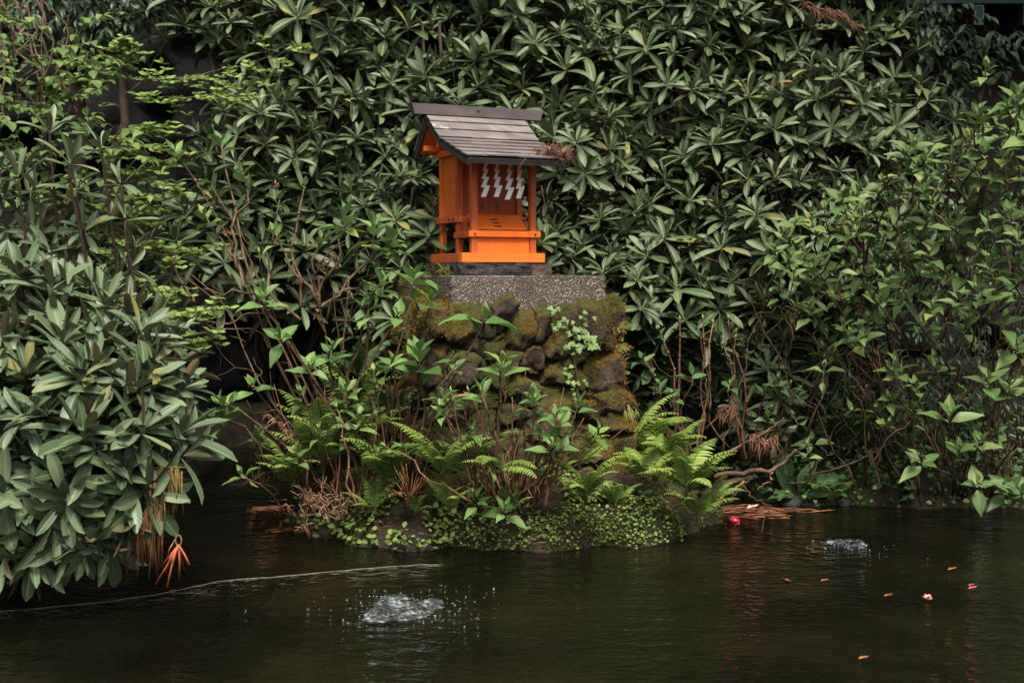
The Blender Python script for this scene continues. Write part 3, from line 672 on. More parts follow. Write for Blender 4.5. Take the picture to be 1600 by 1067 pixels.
def wall_Y(px, py): return np.interp(py, [-90, 100, 300, 450, 650], [9.0, 8.75, 8.3, 8.1, 8.15]) + (.12 if 560 < px < 900 and py < 260 else 0)
pts = []
for _ in range(4000):
    px, py = rng.uniform(250, 1450), rng.uniform(-90, 680)
    if not inside(px, py, wall) or any((px - a) ** 2 + ((py - b) * 1.15) ** 2 < 86 ** 2 for a, b in pts): continue
    pts.append((px, py))
    k = int(np.argmin([(px - a) ** 2 + ((py - b) * 1.3) ** 2 for a, b in seeds]))
    dark = py > 380
    c = at(px, py, wall_Y(px, py) + rng.uniform(-.22, .30)); r = rng.uniform(.26, .40)
    L = rng.uniform(.16, .245) * (1.06 if k in (2, 5) else (.93 if k == 4 else 1))
    clump(RH[k], c, np.array([r, r * .85, r * .9]), .165, L, (11, 16), twigs=TW[k])
    c2 = c + np.array([rng.uniform(-.2, .2), .36, rng.uniform(-.2, .1)])
    clump(RH[k], c2, np.array([r, r * .6, r]) * 1.15, .21, L * 1.05, (7, 11))
for k, P in enumerate(RH):
    P.part("twigs", TW[k], M['bark_d'], kind='stuff')
    base = P.loc
    for j in range(5):
        c = at(seeds[k][0] + rng.uniform(-150, 150), seeds[k][1] + rng.uniform(-60, 120), 8.7); b = base + [rng.uniform(-.2, .2), .3, -.1]
        mid = (b + c) / 2 + [rng.uniform(-.15, .15), .2, -.1]; mb = MB(); mb.tube([b, mid, c], [.028, .02, .01], 6); P.part("branch", mb, M['bark_d'])

# ---- brown-backed rhododendrons at the near water's edge
LF = Plant("rhododendron", "big rhododendron overhanging the pond with brown-backed leaves and hanging straw strands", "shrub", (-2.35, 5.7, .1), M['rhodo_b'], T_RL)
tw = MB()
for (px, py, Y, r) in ((-40, 500, 5.8, .26), (45, 505, 5.75, .22), (120, 520, 5.75, .20), (180, 550, 5.7, .18), (230, 580, 5.65, .16), (-20, 580, 5.6, .26), (85, 590, 5.55, .24), (165, 620, 5.5, .22), (235, 640, 5.5, .15), (-40, 660, 5.5, .28), (45, 690, 5.4, .25), (135, 680, 5.35, .24), (205, 690, 5.35, .19), (-30, 760, 5.35, .24), (60, 770, 5.3, .20), (140, 755, 5.3, .20), (195, 750, 5.3, .14), (-10, 840, 5.25, .14), (85, 820, 5.25, .13), (140, 825, 5.25, .10)):
    c = at(px, py, Y)
    clump(LF, c, np.array([r, r, r]), (.17), rng.uniform(.20, .255), (11, 16), up=1.5 if py < 700 else .15, depth=.2, twigs=tw, spread=(18, 80) if py < 700 else (22, 98), lean=(.45, -.1, 0))
    clump(LF, c + [-.08, .28, -.05], np.array([r, r * .7, r]), .20, .22, (7, 10), up=.3)
for (px, py, Y, ax_, n, L) in ((278, 715, 5.3, (.9, -.15, .35), 7, .26), (215, 525, 5.5, (.6, -.1, .9), 9, .25), (235, 570, 5.45, (.75, 0, .7), 9, .25), (212, 610, 5.35, (.3, -.5, .9), 10, .25), (125, 600, 5.25, (.1, -.6, .9), 11, .25), (150, 705, 5.15, (.2, -.8, .5), 11, .25), (40, 655, 5.15, (-.2, -.8, .5), 9, .22), (130, 835, 5.15, (.15, -.5, -.6), 8, .22), (30, 440, 5.6, (-.1, -.2, 1), 11, .25), (80, 460, 5.6, (.2, -.2, 1), 10, .25), (10, 860, 5.1, (-.1, -.4, -.7), 7, .2), (200, 815, 5.2, (.3, -.3, -.6), 6, .2)):
    c = at(px, py, Y); whorl(LF, c, ax_, n, L, (25, 95)); tw.tube([c, c - unit(ax_) * .12, c + np.array([-.25, .25, -.12])], [.005, .006, .009], 5)
LF.part("twigs", tw, M['bark_d'], kind='stuff')
for j in range(7):
    e = at(rng.uniform(20, 220), rng.uniform(480, 800), 5.6); b = LF.loc + [rng.uniform(-.1, .1), rng.uniform(-.1, .1), 0]; mb = MB()
    mb.tube([b, (b + e) / 2 + [0, .1, -.05], e], [.022, .015, .008], 6); LF.part("branch", mb, M['bark_d'])
LB = Plant("rhododendron", "upright young rhododendron with erect brown-backed leaves under the tangled creeper", "shrub", (-2.6, 6.6, .4), M['rhodo_b'], T_RL)
for (px, py, Y, n) in ((78, 210, 6.3, 10), (160, 235, 6.3, 11), (108, 258, 6.2, 10), (30, 280, 6.25, 9), (190, 290, 6.2, 8), (120, 300, 6.3, 7), (195, 345, 6.15, 5), (-5, 275, 6.3, 9), (60, 300, 6.3, 6)):
    c = at(px, py, Y); whorl(LB, c, (rng.normal(0, .2), rng.normal(-.2, .15), 1), n, rng.uniform(.17, .21), (14, 78))
    b = np.array([c[0] * .96 - .03, 6.6, .45]); mb = MB(); mb.tube([b, (b + c) / 2 + rng.normal(0, .03, 3), c - [0, 0, .06], c], [.012, .009, .006, .005], 6); LB.part("stem", mb, M['bark_d'])
for (px, py, Y, r) in ((15, 350, 6.5, .14), (75, 345, 6.5, .13), (75, 410, 6.45, .13), (140, 365, 6.5, .13), (140, 430, 6.4, .12), (185, 400, 6.5, .10)):
    clump(LB, at(px, py, Y), np.array([r, r, r]), .15, .19, (8, 12), up=.7)

# ---- hydrangeas
def wob(a, b, n=7, amp=.03, bow=(0, 0, 0)):
    t = np.linspace(0, 1, n)[:, None]; P = a + (b - a) * t + np.array(bow) * np.sin(math.pi * t)
    for k in (1, 2, 3, 5): P = P + np.sin(k * math.pi * t) * rng.normal(0, amp * 1.5 / k ** .7, 3)
    return P
def tuft(P, pos, axis, L, pairs=3, up0=22, buds=None):
    a, e1, e2 = basis(axis); ph = rng.uniform(0, 3.14)
    for k in range(pairs):
        t = k / max(1, pairs - 1) if pairs > 1 else .6
        pr_ = pairs; th = R(up0 + 58 * t + rng.normal(0, 6)); l = L * (.5 + .5 * t) * rng.uniform(.85, 1.12); ph += 1.571 + rng.normal(0, .15)
        for s in (0, math.pi):
            if rng.random() < .06: continue
            dr = math.cos(ph + s) * e1 + math.sin(ph + s) * e2; d = math.cos(th) * a + math.sin(th) * dr
            P.add(pos - a * .028 * k + dr * .008, d + rng.normal(0, .06, 3), a + rng.normal(0, .12, 3), l * rng.uniform(.88, 1.1))
def hyd_stem(P, base, tip, L=.13, pairs=3, r=.0055, lower=0, bow=(0, 0, 0), bark='bark', bud=True, leafy=True):
    path = wob(base, tip, 8, .016, bow); mb = MB(); mb.tube(path, np.linspace(r * 1.5, r * .62, 8), 6, rng.random())
    for i in (3, 5, 6): mb.tube([path[i] - (path[i + 1] - path[i]) * .04, path[i] + (path[i + 1] - path[i]) * .04], [r * 1.5, r * 1.4], 6)
    L = L * 1.22; st = P.part("stem", mb, M[bark]); axis = unit(unit(path[-1] - path[-3]) + np.array([0, -.12, .9]))
    if leafy: tuft(P, tip, axis, L, pairs + (1 if rng.random() < .6 else 0))
    if bud:
        mb = MB(); mb.tube([tip - axis * .005, tip + axis * .012, tip + axis * .03], [.004, .0065, .0012], 6); P.part("bud", mb, M['bud'])
    for k in range(lower):
        i = 6 - k; tuft(P, path[i], unit(path[i] - path[i - 1] + rng.normal(0, .2, 3)), L * rng.uniform(.55, .85), 1, 60)
    return path
def bare(P, a, b, r=.004, n=7, amp=.02, mat='bark', fork=2):
    path = wob(a, b, n, amp); mb = MB(); mb.tube(path, np.linspace(r, r * .4, n), 5, rng.random()); P.part("twig", mb, M[mat])
    for k in range(fork):
        i = int(rng.integers(2, n - 1)); d = unit(b - a) + rng.normal(0, .6, 3); e = path[i] + unit(d) * rng.uniform(.06, .2)
        mb = MB(); mb.tube(wob(path[i], e, 4, .012), np.linspace(r * .6, r * .3, 4), 4, rng.random()); P.part("twig", mb, M[mat])
def dryhead(P, c, s=.03):
    mb = MB()
    for k in range(9):
        e = c + unit(rng.normal(0, 1, 3) + [0, 0, .4]) * s * rng.uniform(.5, 1); mb.tube([c - [0, 0, s * .5], (c + e) / 2, e], [.0015, .0012, .001], 4, rng.random())
        a, e1, e2 = basis(rng.normal(0, 1, 3)); q = s * .28; mb.add([e + e1 * q, e + e2 * q, e - e1 * q, e - e2 * q], [(0, 1, 2, 3)], None, rng.random())
    P.part("dried_flower_head", mb, M['dryflower'])

HG = "hydrangeas round the pond"
HC = Plant("hydrangea", "hydrangea with bright new leaves growing right in front of the stone pedestal", "shrub", at(800, 780, 6.5), M['hyd'], T_HY, HG)
bc = at(800, 782, 6.5)
for (bx, tx, ty, Y, L, pr, lo, by) in ((790, 785, 562, 6.42, .13, 3, 0, 770), (775, 752, 612, 6.35, .13, 3, 0, 770), (770, 690, 618, 6.42, .115, 3, 0, 690), (800, 833, 618, 6.35, .11, 3, 1, 770), (815, 868, 650, 6.3, .12, 3, 1, 775), (820, 905, 628, 6.45, .10, 2, 0, 780), (800, 862, 690, 6.28, .12, 2, 1, 780), (640, 655, 548, 6.55, .17, 4, 1, 760), (640, 757, 497, 6.5, .19, 2, 1, 690), (640, 676, 465, 6.65, .15, 2, 0, 700), (625, 648, 428, 6.75, .17, 2, 1, 720), (640, 712, 572, 6.5, .11, 2, 1, 690), (700, 708, 555, 6.6, .08, 2, 0, 650), (785, 740, 672, 6.4, .09, 2, 0, 770), (810, 790, 790, 6.3, .10, 3, 0, 800), (770, 740, 770, 6.3, .09, 3, 0, 790)):
    hyd_stem(HC, at(bx, by, 6.5 if bx > 700 else 6.7), at(tx, ty, Y), L, pr, .006, lo)
for (ax_, ay_, bx, by) in ((790, 775, 822, 576), (830, 775, 985, 662), (815, 775, 925, 668), (780, 760, 722, 690), (775, 765, 778, 640), (795, 760, 800, 620), (810, 770, 790, 610), (770, 775, 735, 650), (825, 780, 870, 625)):
    bare(HC, at(ax_, ay_, 6.5), at(bx, by, 6.38), .005, 8, .012, 'twig_r', 1)

for _ in range(44):
    x0 = rng.uniform(735, 850); a = at(x0, rng.uniform(765, 800), rng.uniform(6.38, 6.62)); e = at(x0 + (x0 - 795) * rng.uniform(.4, 2.2) + rng.normal(0, 25), rng.uniform(600, 730), rng.uniform(6.3, 6.6))
    if rng.random() < .45: bare(HC, a, e, .0042, 8, .014, 'twig_r', 1)
    else: hyd_stem(HC, a, e, rng.uniform(.055, .09), int(rng.integers(1, 3)), .0042, int(rng.integers(0, 3)), rng.normal(0, .02, 3), 'twig_r')

HL = Plant("hydrangea", "tall leggy hydrangea with many bare brown stems beside the shrine", "shrub", at(560, 790, 6.85), M['hyd'], T_HY, HG)
for (bx, by, mx, my, tx, ty, Y, L, pr, lo) in (
    (535, 760, 370, 420, 272, 235, 6.9, .12, 3, 1), (540, 760, 400, 420, 345, 222, 7.0, .13, 3, 0), (370, 420, 360, 350, 378, 268, 7.0, .12, 3, 1), (420, 470, 410, 400, 437, 312, 6.95, .10, 3, 0), (470, 480, 465, 400, 476, 290, 7.0, .09, 2, 0),
    (480, 470, 520, 420, 540, 335, 6.95, .13, 3, 1), (500, 480, 560, 430, 585, 352, 6.9, .15, 3, 1), (520, 500, 590, 460, 612, 372, 6.9, .14, 3, 1), (540, 620, 430, 520, 412, 455, 6.75, .13, 3, 0), (560, 700, 470, 560, 435, 525, 6.6, .13, 3, 0), (580, 740, 495, 600, 482, 568, 6.6, .11, 2, 0),
    (540, 780, 420, 690, 345, 625, 6.6, .11, 3, 1), (540, 780, 410, 680, 330, 650, 6.6, .09, 3, 0), (500, 480, 470, 420, 430, 360, 6.9, .10, 3, 0), (380, 450, 350, 400, 320, 335, 6.9, .11, 3, 0), (560, 620, 590, 500, 598, 440, 6.75, .13, 3, 1), (540, 600, 560, 520, 575, 470, 6.8, .11, 3, 1), (560, 620, 600, 520, 622, 490, 6.7, .10, 2, 0),
    (560, 720, 545, 650, 540, 605, 6.65, .11, 4, 0), (575, 740, 570, 690, 560, 648, 6.6, .09, 3, 0), (600, 740, 610, 610, 614, 560, 6.6, .08, 2, 0), (470, 700, 430, 640, 395, 600, 6.7, .10, 2, 0), (555, 700, 528, 620, 520, 540, 6.7, .10, 3, 0), (300, 470, 290, 430, 282, 385, 6.9, .08, 2, 0), (470, 500, 430, 470, 405, 395, 6.9, .09, 2, 0), (500, 480, 495, 420, 502, 372, 6.95, .09, 2, 0)):
    a, mid, t = at(bx, by, 6.85), at(mx, my, (6.9 + Y) / 2), at(tx, ty, Y); bow = mid - (a + t) / 2
    hyd_stem(HL, a, t, L, pr, .0065, lo, bow)
for (a, b_, c, d) in ((545, 770, 330, 290), (540, 770, 300, 430), (560, 780, 520, 440), (575, 790, 545, 430), (590, 790, 480, 420), (500, 700, 335, 535), (420, 545, 270, 490), (560, 790, 400, 660), (570, 780, 640, 640), (590, 780, 600, 590), (410, 460, 290, 455), (430, 500, 300, 500), (620, 800, 612, 600), (600, 770, 640, 590), (500, 480, 520, 400), (510, 500, 560, 450), (430, 760, 385, 625), (420, 745, 392, 742), (450, 780, 400, 745)):
    bare(HL, at(a, b_, 6.85), at(c, d, 6.8), .0075 if d < 480 else .005, 9, .03, 'bark', 3)
for _ in range(46):
    x0 = rng.uniform(455, 655); a = at(x0, rng.uniform(765, 815), rng.uniform(6.55, 6.95)); e = at(x0 + (x0 - 555) * rng.uniform(.1, .7) + rng.normal(0, 25), rng.uniform(570, 740), rng.uniform(6.5, 6.9))
    if rng.random() < .5: bare(HL, a, e, .0045, 8, .016, 'twig_r' if rng.random() < .6 else 'bark', 1)
    else: hyd_stem(HL, a, e, rng.uniform(.06, .10), int(rng.integers(1, 4)), .0045, int(rng.integers(0, 3)), rng.normal(0, .02, 3), 'twig_r')
for (x, y) in ((355, 362), (430, 290), (470, 440), (510, 420), (525, 410), (495, 490), (345, 350)): dryhead(HL, at(x, y, 6.85))

def area_hyd(P, poly, n, Y, L, pairs, basef, md=38, lower=(0, 2), r=.0045, mat='bark'):
    pts = []; xs = [p[0] for p in poly]; ys = [p[1] for p in poly]; tr = 0
    while len(pts) < n and tr < 4000:
        tr += 1; px, py = rng.uniform(min(xs), max(xs)), rng.uniform(min(ys), max(ys))
        if not inside(px, py, poly) or any((px - a) ** 2 + (py - b) ** 2 < md * md for a, b in pts): continue
        pts.append((px, py)); tip = at(px, py, rng.uniform(*Y)); base = basef(tip)
        hyd_stem(P, base, tip, L * rng.uniform(.75, 1.2), int(rng.integers(*pairs)), r, int(rng.integers(*lower)), rng.normal(0, .04, 3), mat)
        if rng.random() < .12: dryhead(P, tip + [rng.uniform(-.05, .05), -.03, -.03], .028)
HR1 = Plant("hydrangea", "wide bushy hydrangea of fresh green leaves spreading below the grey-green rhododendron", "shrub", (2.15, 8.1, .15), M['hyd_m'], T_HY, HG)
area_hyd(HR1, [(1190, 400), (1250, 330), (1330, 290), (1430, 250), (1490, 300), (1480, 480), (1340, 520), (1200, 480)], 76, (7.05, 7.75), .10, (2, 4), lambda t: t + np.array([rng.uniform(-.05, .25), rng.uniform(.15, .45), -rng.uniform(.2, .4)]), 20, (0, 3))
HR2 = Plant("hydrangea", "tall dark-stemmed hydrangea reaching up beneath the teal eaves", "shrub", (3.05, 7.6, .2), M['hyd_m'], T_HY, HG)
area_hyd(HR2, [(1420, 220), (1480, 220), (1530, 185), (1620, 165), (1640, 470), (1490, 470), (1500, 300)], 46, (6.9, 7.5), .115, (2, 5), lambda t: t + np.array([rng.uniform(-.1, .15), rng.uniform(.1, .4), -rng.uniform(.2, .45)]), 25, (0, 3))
for (x, y, L) in ((1540, 105, .10), (1575, 165, .14), (1590, 150, .15), (1530, 170, .11)):
    t = at(x, y, 7.0); hyd_stem(HR2, t + np.array([.08, .25, -.55]), t, L, 3, .006, 1)
HR3 = Plant("hydrangea", "sparse low hydrangea leaning over the dark water at the far bank", "shrub", (2.7, 7.75, .15), M['hyd_m'], T_HY, HG)
for (x, y, Y, L, pr) in ((1485, 645, 7.0, .15, 2), (1437, 712, 7.0, .12, 3), (1500, 700, 7.0, .12, 3), (1528, 755, 6.9, .12, 3), (1575, 760, 6.85, .13, 3), (1598, 770, 6.8, .13, 2), (1432, 600, 7.2, .09, 2), (1400, 565, 7.3, .11, 3), (1440, 505, 7.3, .12, 3), (1545, 585, 7.1, .14, 3), (1580, 600, 7.1, .12, 3), (1330, 520, 7.4, .12, 3), (1285, 540, 7.5, .12, 3), (1590, 540, 7.2, .13, 3), (1510, 500, 7.3, .13, 3), (1570, 500, 7.2, .13, 2), (1370, 640, 7.4, .09, 2), (1620, 680, 7.0, .13, 3), (1530, 690, 7.0, .11, 2), (1460, 560, 7.3, .10, 3), (1330, 590, 7.5, .10, 2)):
    t = at(x, y, Y); hyd_stem(HR3, at(1490 + (x - 1480) * .55 + rng.normal(0, 15), min(y + 170, 775), 7.5), t, L, pr, .0055, int(rng.integers(0, 2)), (0, 0, .05))
for _ in range(30):
    x, y = rng.uniform(1230, 1610), rng.uniform(470, 700); t_ = at(x, y, rng.uniform(7.25, 7.7)); hyd_stem(HR3, t_ + np.array([rng.normal(0, .12), .2, -rng.uniform(.2, .45)]), t_, rng.uniform(.06, .10), int(rng.integers(1, 4)), .0045, int(rng.integers(0, 2)), rng.normal(0, .04, 3))
for _ in range(22):
    x = rng.uniform(1230, 1600); y = rng.uniform(600, 780); bare(HR3, at(x, y, 7.6), at(x + rng.normal(0, 90), y - rng.uniform(90, 240), 7.4), .0045, 9, .03, 'bark', 3)
for (a, b_, c, d) in ((1500, 770, 1330, 540), (1520, 640, 1535, 745), (1490, 780, 1600, 560), (1340, 770, 1212, 545), (1440, 790, 1420, 560), (1560, 790, 1500, 480), (1600, 700, 1450, 480), (1300, 560, 1180, 440), (1320, 480, 1200, 380), (1480, 450, 1330, 400), (1590, 480, 1500, 380), (1370, 720, 1390, 560), (1465, 770, 1480, 700), (1320, 600, 1370, 780), (1270, 520, 1420, 620)):
    bare(HR3 if b_ > 560 else HR1, at(a, b_, 7.55), at(c, d, 7.4), .006, 9, .03, 'bark', 3)
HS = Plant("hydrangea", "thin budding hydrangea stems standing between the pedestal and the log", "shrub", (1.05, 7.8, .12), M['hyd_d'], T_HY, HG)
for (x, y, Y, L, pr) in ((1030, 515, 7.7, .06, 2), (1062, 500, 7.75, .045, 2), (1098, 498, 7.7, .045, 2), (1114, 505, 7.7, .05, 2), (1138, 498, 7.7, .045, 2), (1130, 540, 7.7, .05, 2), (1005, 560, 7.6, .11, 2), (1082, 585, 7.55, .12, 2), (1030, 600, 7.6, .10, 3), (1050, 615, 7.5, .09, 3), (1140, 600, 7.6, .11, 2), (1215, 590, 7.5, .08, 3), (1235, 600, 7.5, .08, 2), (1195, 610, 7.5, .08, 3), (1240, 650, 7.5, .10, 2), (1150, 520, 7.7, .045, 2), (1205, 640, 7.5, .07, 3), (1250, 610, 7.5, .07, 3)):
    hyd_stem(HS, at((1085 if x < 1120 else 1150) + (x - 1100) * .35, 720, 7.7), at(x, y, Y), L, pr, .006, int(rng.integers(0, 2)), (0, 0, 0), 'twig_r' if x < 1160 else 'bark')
for (a, b_, c, d) in ((1130, 720, 1185, 500), (1185, 560, 1250, 460), (1240, 700, 1150, 640), (1075, 720, 1060, 560), (1140, 700, 1090, 510), (1200, 700, 1230, 640), (1110, 650, 1020, 560), (1165, 720, 1240, 660)): bare(HS, at(a, b_, 7.65), at(c, d, 7.6), .0055, 8, .02, 'bark', 2)

# ---- pale small-leaved shrub and creeper at the upper corner
EN = Plant("enkianthus", "delicate shrub holding flat sprays of tiny yellow-green leaves against the black rock", "shrub", (-2.5, 8.0, .5), M['small'], T_SM)
def spray(P, a, b, r=.004, n=9, L=.044, side=.15, droop=-.02, mat='bark'):
    path = wob(a, b, n, .02); mb = MB(); mb.tube(path, np.linspace(r, r * .4, n), 5); P.part("branch", mb, M[mat]); tb = MB()
    for i in range(1, n):
        for k in range(3):
            d = unit(b - a) * .5 + unit(np.array([rng.normal(), rng.normal(), rng.normal() * .35])); e = path[i] + unit(d) * side * rng.uniform(.3, 1) + [0, 0, droop]
            tb.tube([path[i], (path[i] + e) / 2 + [0, 0, .01], e], [.002, .0015, .001], 3)
            for f in (.55, 1.):
                q = path[i] + (e - path[i]) * f; ph = rng.uniform(0, 6)
                for j in range(5):
                    ph += 1.257 + rng.normal(0, .15); P.add(q, (math.cos(ph), math.sin(ph), rng.uniform(.05, .6)), (rng.normal(0, .3), rng.normal(-.75, .3), 1), L * rng.uniform(.8, 1.25))
    P.part("twigs", tb, M[mat], kind='stuff')
for (a, b_, c, d, Y) in ((195, 150, 485, 68, 7.3), (210, 160, 380, 150, 7.3), (230, 130, 430, 110, 7.4), (180, 280, 265, 240, 7.2), (180, 330, 270, 290, 7.1), (170, 380, 270, 400, 7.0), (200, 420, 310, 385, 7.1), (190, 240, 250, 200, 7.3), (230, 500, 320, 485, 6.6), (240, 520, 315, 515, 6.6), (150, 340, 230, 345, 7.1), (170, 440, 260, 450, 6.9), (170, 100, 200, 75, 7.4), (110, 130, 150, 105, 7.5)):
    spray(EN, at(a, b_, Y + .1), at(c, d, Y))
VI = Plant("creeper", "tangled creeper with heart-shaped light green leaves over brown stems", "climber", (-3.0, 7.7, .5), M['vine'], T_VI)
tb = MB()
for _ in range(170):
    px, py = rng.uniform(-30, 235), rng.uniform(20, 440)
    if px > 150 + (py * .35 if py < 200 else 60): continue
    a = at(px, py, rng.uniform(6.9, 7.7)); dirn = unit([rng.uniform(-.2, 1), rng.uniform(-.8, .1), rng.uniform(-.35, .15)]); b = a + dirn * rng.uniform(.18, .4)
    path = wob(a, b, 6, .015); tb.tube(path, np.linspace(.003, .0012, 6), 4, rng.random())
    for i in range(1, 6):
        for sgn in (-1, 1):
            d = unit(dirn * .5 + np.cross(dirn, (0, 0, 1)) * sgn + rng.normal(0, .2, 3)); VI.add(path[i], d + np.array([0, 0, -.15]), (rng.normal(0, .18), rng.normal(-.25, .15), 1), rng.uniform(.045, .075))
VI.part("tendrils", tb, M['bark'], kind='stuff')
for k in range(16):
    x = rng.uniform(-20, 70); y0 = rng.uniform(-30, 60); mb = MB(); mb.tube(wob(at(x, y0, 7.5), at(x + rng.uniform(-20, 60), y0 + rng.uniform(120, 280), 7.3), 9, .035), np.linspace(.008, .004, 9) * rng.uniform(.5, 1.4), 5, rng.random()); VI.part("stem", mb, M['bark'])

# ---- evergreens at the upper edges
def evergreen(name, label, cat, loc, spots, L, n, droop, mat='glossy', grp=None):
    P = Plant(name, label, cat, loc, M[mat], T_GL, grp); tb = MB()
    for (px, py, Y, r) in spots:
        c = at(px, py, Y)
        for _ in range(n):
            a = c + unit(rng.normal(0, 1, 3)) * r * rng.random() ** .4; d = unit([rng.normal(0, 1), rng.normal(-.4, .6), rng.normal(-.1, .4)]); b = a + d * rng.uniform(.12, .25)
            path = wob(a, b, 5, .01); tb.tube(path, np.linspace(.004, .0015, 5), 4)
            for i in range(1, 5):
                for sgn in (-1, 1):
                    dd = unit(d * .8 + np.cross(d, (0, 0, 1)) * sgn + rng.normal(0, .2, 3)) + np.array([0, 0, droop]); P.add(path[i], dd, (rng.normal(0, .25), -.3, 1), L * rng.uniform(.75, 1.15))
    P.part("twigs", tb, M['bark_d'], kind='stuff')
    for k in range(2):
        mb = MB(); mb.tube(wob(np.array(loc) + [k * .2, 0, 0], at(*spots[k % len(spots)][:3]), 8, .08), np.linspace(.07, .02, 8), 7); P.part("trunk", mb, M['bark_d'])
    return P
evergreen("evergreen_tree", "glossy evergreen tree with drooping grey-green leaves under the teal eaves", "tree", (3.6, 9.6, .6), ((1350, 20, 9.0, .25), (1400, 60, 9.0, .28), (1330, -20, 9.1, .25), (1450, 110, 9.1, .3), (1440, 30, 9.2, .2), (1480, 150, 9.0, .25), (1450, 190, 9.1, .25), (1530, 90, 9.2, .3), (1400, 170, 9.2, .3)), .10, 26, -.5)
evergreen("evergreen_tree", "dark hanging evergreen at the top of the black gap above the creeper", "tree", (-3.3, 9.4, .8), ((150, 20, 8.8, .25), (195, 25, 8.9, .25), (120, -10, 8.8, .3), (230, -40, 9.0, .3), (175, 60, 8.9, .18), (60, 0, 8.6, .3), (30, 40, 8.6, .25)), .085, 24, -.55)
evergreen("evergreen_shrub", "shaded evergreen shrub filling the dark hollow behind the budding hydrangeas", "shrub", (2.5, 8.7, .3), ((1300, 560, 8.3, .35), (1400, 520, 8.4, .4), (1480, 580, 8.4, .35), (1560, 500, 8.3, .4), (1350, 660, 8.3, .25), (1450, 680, 8.3, .25), (1560, 650, 8.2, .3), (1600, 400, 8.2, .4), (1530, 330, 8.5, .4)), .07, 26, -.35)

# ---- ferns
def frond_mesh(name, mat, arch=1.0, pairs=20, pl=.20, pw=.036, stalk=.2, lean=0.):
    mb = MB(); n = 22; t = np.linspace(0, 1, n); el = R(80) - arch * R(86) * t ** 1.4
    y = np.concatenate([[0], np.cumsum(np.cos(el[1:]) / (n - 1))]); z = np.concatenate([[0], np.cumsum(np.sin(el[1:]) / (n - 1))]); x = lean * t ** 2
    P = np.stack([x, y, z], 1); V, F, U, _ = leaf_tmpl(1.0, 'pinna', 3, 2, .25, .12)
    Vs, Fs, Us, Rs, k = [], [], [], [], 0
    for i in range(pairs):
        tt = stalk + (1 - stalk) * (i + .3) / pairs; p = np.array([np.interp(tt, t, P[:, j]) for j in range(3)])
        p2 = np.array([np.interp(min(1, tt + .04), t, P[:, j]) for j in range(3)]); p1 = np.array([np.interp(tt - .04, t, P[:, j]) for j in range(3)]); T = unit(p2 - p1)
        s = (tt - stalk) / (1 - stalk); l = pl * (min(1, .55 + 2.2 * s) * (1 - s ** 2.1) + .05)
        up = unit(np.cross((1, 0, 0), T)); up = up if up[2] >= -.2 else -up
        for sg in (-1, 1):
            d = unit(np.array([sg, 0, 0]) + T * .42 - np.array([0, 0, .16]) + rng.normal(0, .06, 3)); nn = unit(up - d * (up @ d)); xx = np.cross(d, nn)
            Vs.append(p + V[:, :1] * xx * pw * (.5 + .5 * l / pl) * 1.25 + V[:, 1:2] * d * l + V[:, 2:] * nn * l); Fs.append(F + k); Us.append(U); Rs.append(np.full(len(V), rng.uniform(0, .25))); k += len(V)
    me = mesh_from(name, np.concatenate(Vs), np.concatenate(Fs), np.concatenate(Us), np.concatenate(Rs), True, M[mat])
    sb = MB(); sb.tube(P, np.linspace(.009, .003, n), 4); sm = sb.mesh("stalk", M['frondstalk'])
    return me, sm
FR = {k: [frond_mesh("frond", k, rng.uniform(.75, 1.25), int(rng.integers(17, 23)), rng.uniform(.17, .22), .04, rng.uniform(.14, .26), rng.uniform(-.12, .12)) for _ in range(6)] for k in ('fern', 'fern_d')}
def fern(label, px, py, Y, n, L, az=(0, 360), mat='fern', tilt=(-12, 22), base=None):
    b = at(px, py, Y) if base is None else np.array(base); b[2] = max(b[2], H(b[0], b[1]) - .01) if base is None else b[2]
    t = thing("fern", label, "fern", b, "ferns on the islet and banks")
    L = L * 1.15
    for i in range(n):
        fm, sm = FR[mat][int(rng.integers(6))]; a = R(az[0] + (az[1] - az[0]) * (i + rng.uniform(.1, .9)) / n); s = L * rng.uniform(.7, 1.15)
        m = Matrix.Rotation(a, 4, 'Z') @ Matrix.Rotation(R(-rng.uniform(*tilt)), 4, 'X') @ Matrix.Scale(s, 4)
        f = link("frond", fm, t, m); link("stalk", sm, f)
    return t
# azimuth 0 = away from the camera, 90 = towards the photo's left, 180 = towards the camera, 270 = right
fern("lush yellow-green fern under the leggy hydrangea, tallest of the islet", 505, 745, 6.8, 11, .46, (20, 300), 'fern', (-20, 14))
fern("pale fern fanning out at the tip of the islet beside the dark channel", 455, 765, 6.75, 7, .32, (60, 240))
fern("bright fern between the bare stems and the pedestal's mossy corner", 600, 760, 6.65, 9, .36, (60, 330))
fern("fern with flat glowing fronds at the foot of the pedestal", 690, 745, 6.42, 9, .33, (30, 330))
fern("arching fern leaning out from the mossy flank of the pedestal", 990, 705, 6.95, 6, .40, (235, 330), 'fern', (-5, 40))
fern("small light fern on the islet's mossy front slope", 915, 785, 6.40, 8, .27, (70, 290))
fern("fern crowding the islet's tip next to the log", 1072, 775, 6.58, 11, .34, (90, 340))
fern("fine fern among ground leaves above the islet's mossy front", 1015, 755, 6.72, 9, .28)
fern("narrow drooping fern below the red-brown stems of the front hydrangea", 775, 740, 6.36, 5, .26, (100, 260), 'fern', (10, 50))
fern("tiny fern hanging over the islet's dark edge", 648, 805, 6.5, 4, .14, (150, 300))
fern("small fern below the split red stems, at the waterline", 800, 800, 6.38, 5, .15, (100, 290))
fern("fern sprouting beside the orange floating twigs", 1110, 790, 6.62, 4, .2, (180, 330))
fern("shaded fern behind the pedestal's mossy corner", 560, 590, 7.5, 8, .34, (30, 330), 'fern_d', (0, 40), at(560, 590, 7.5))
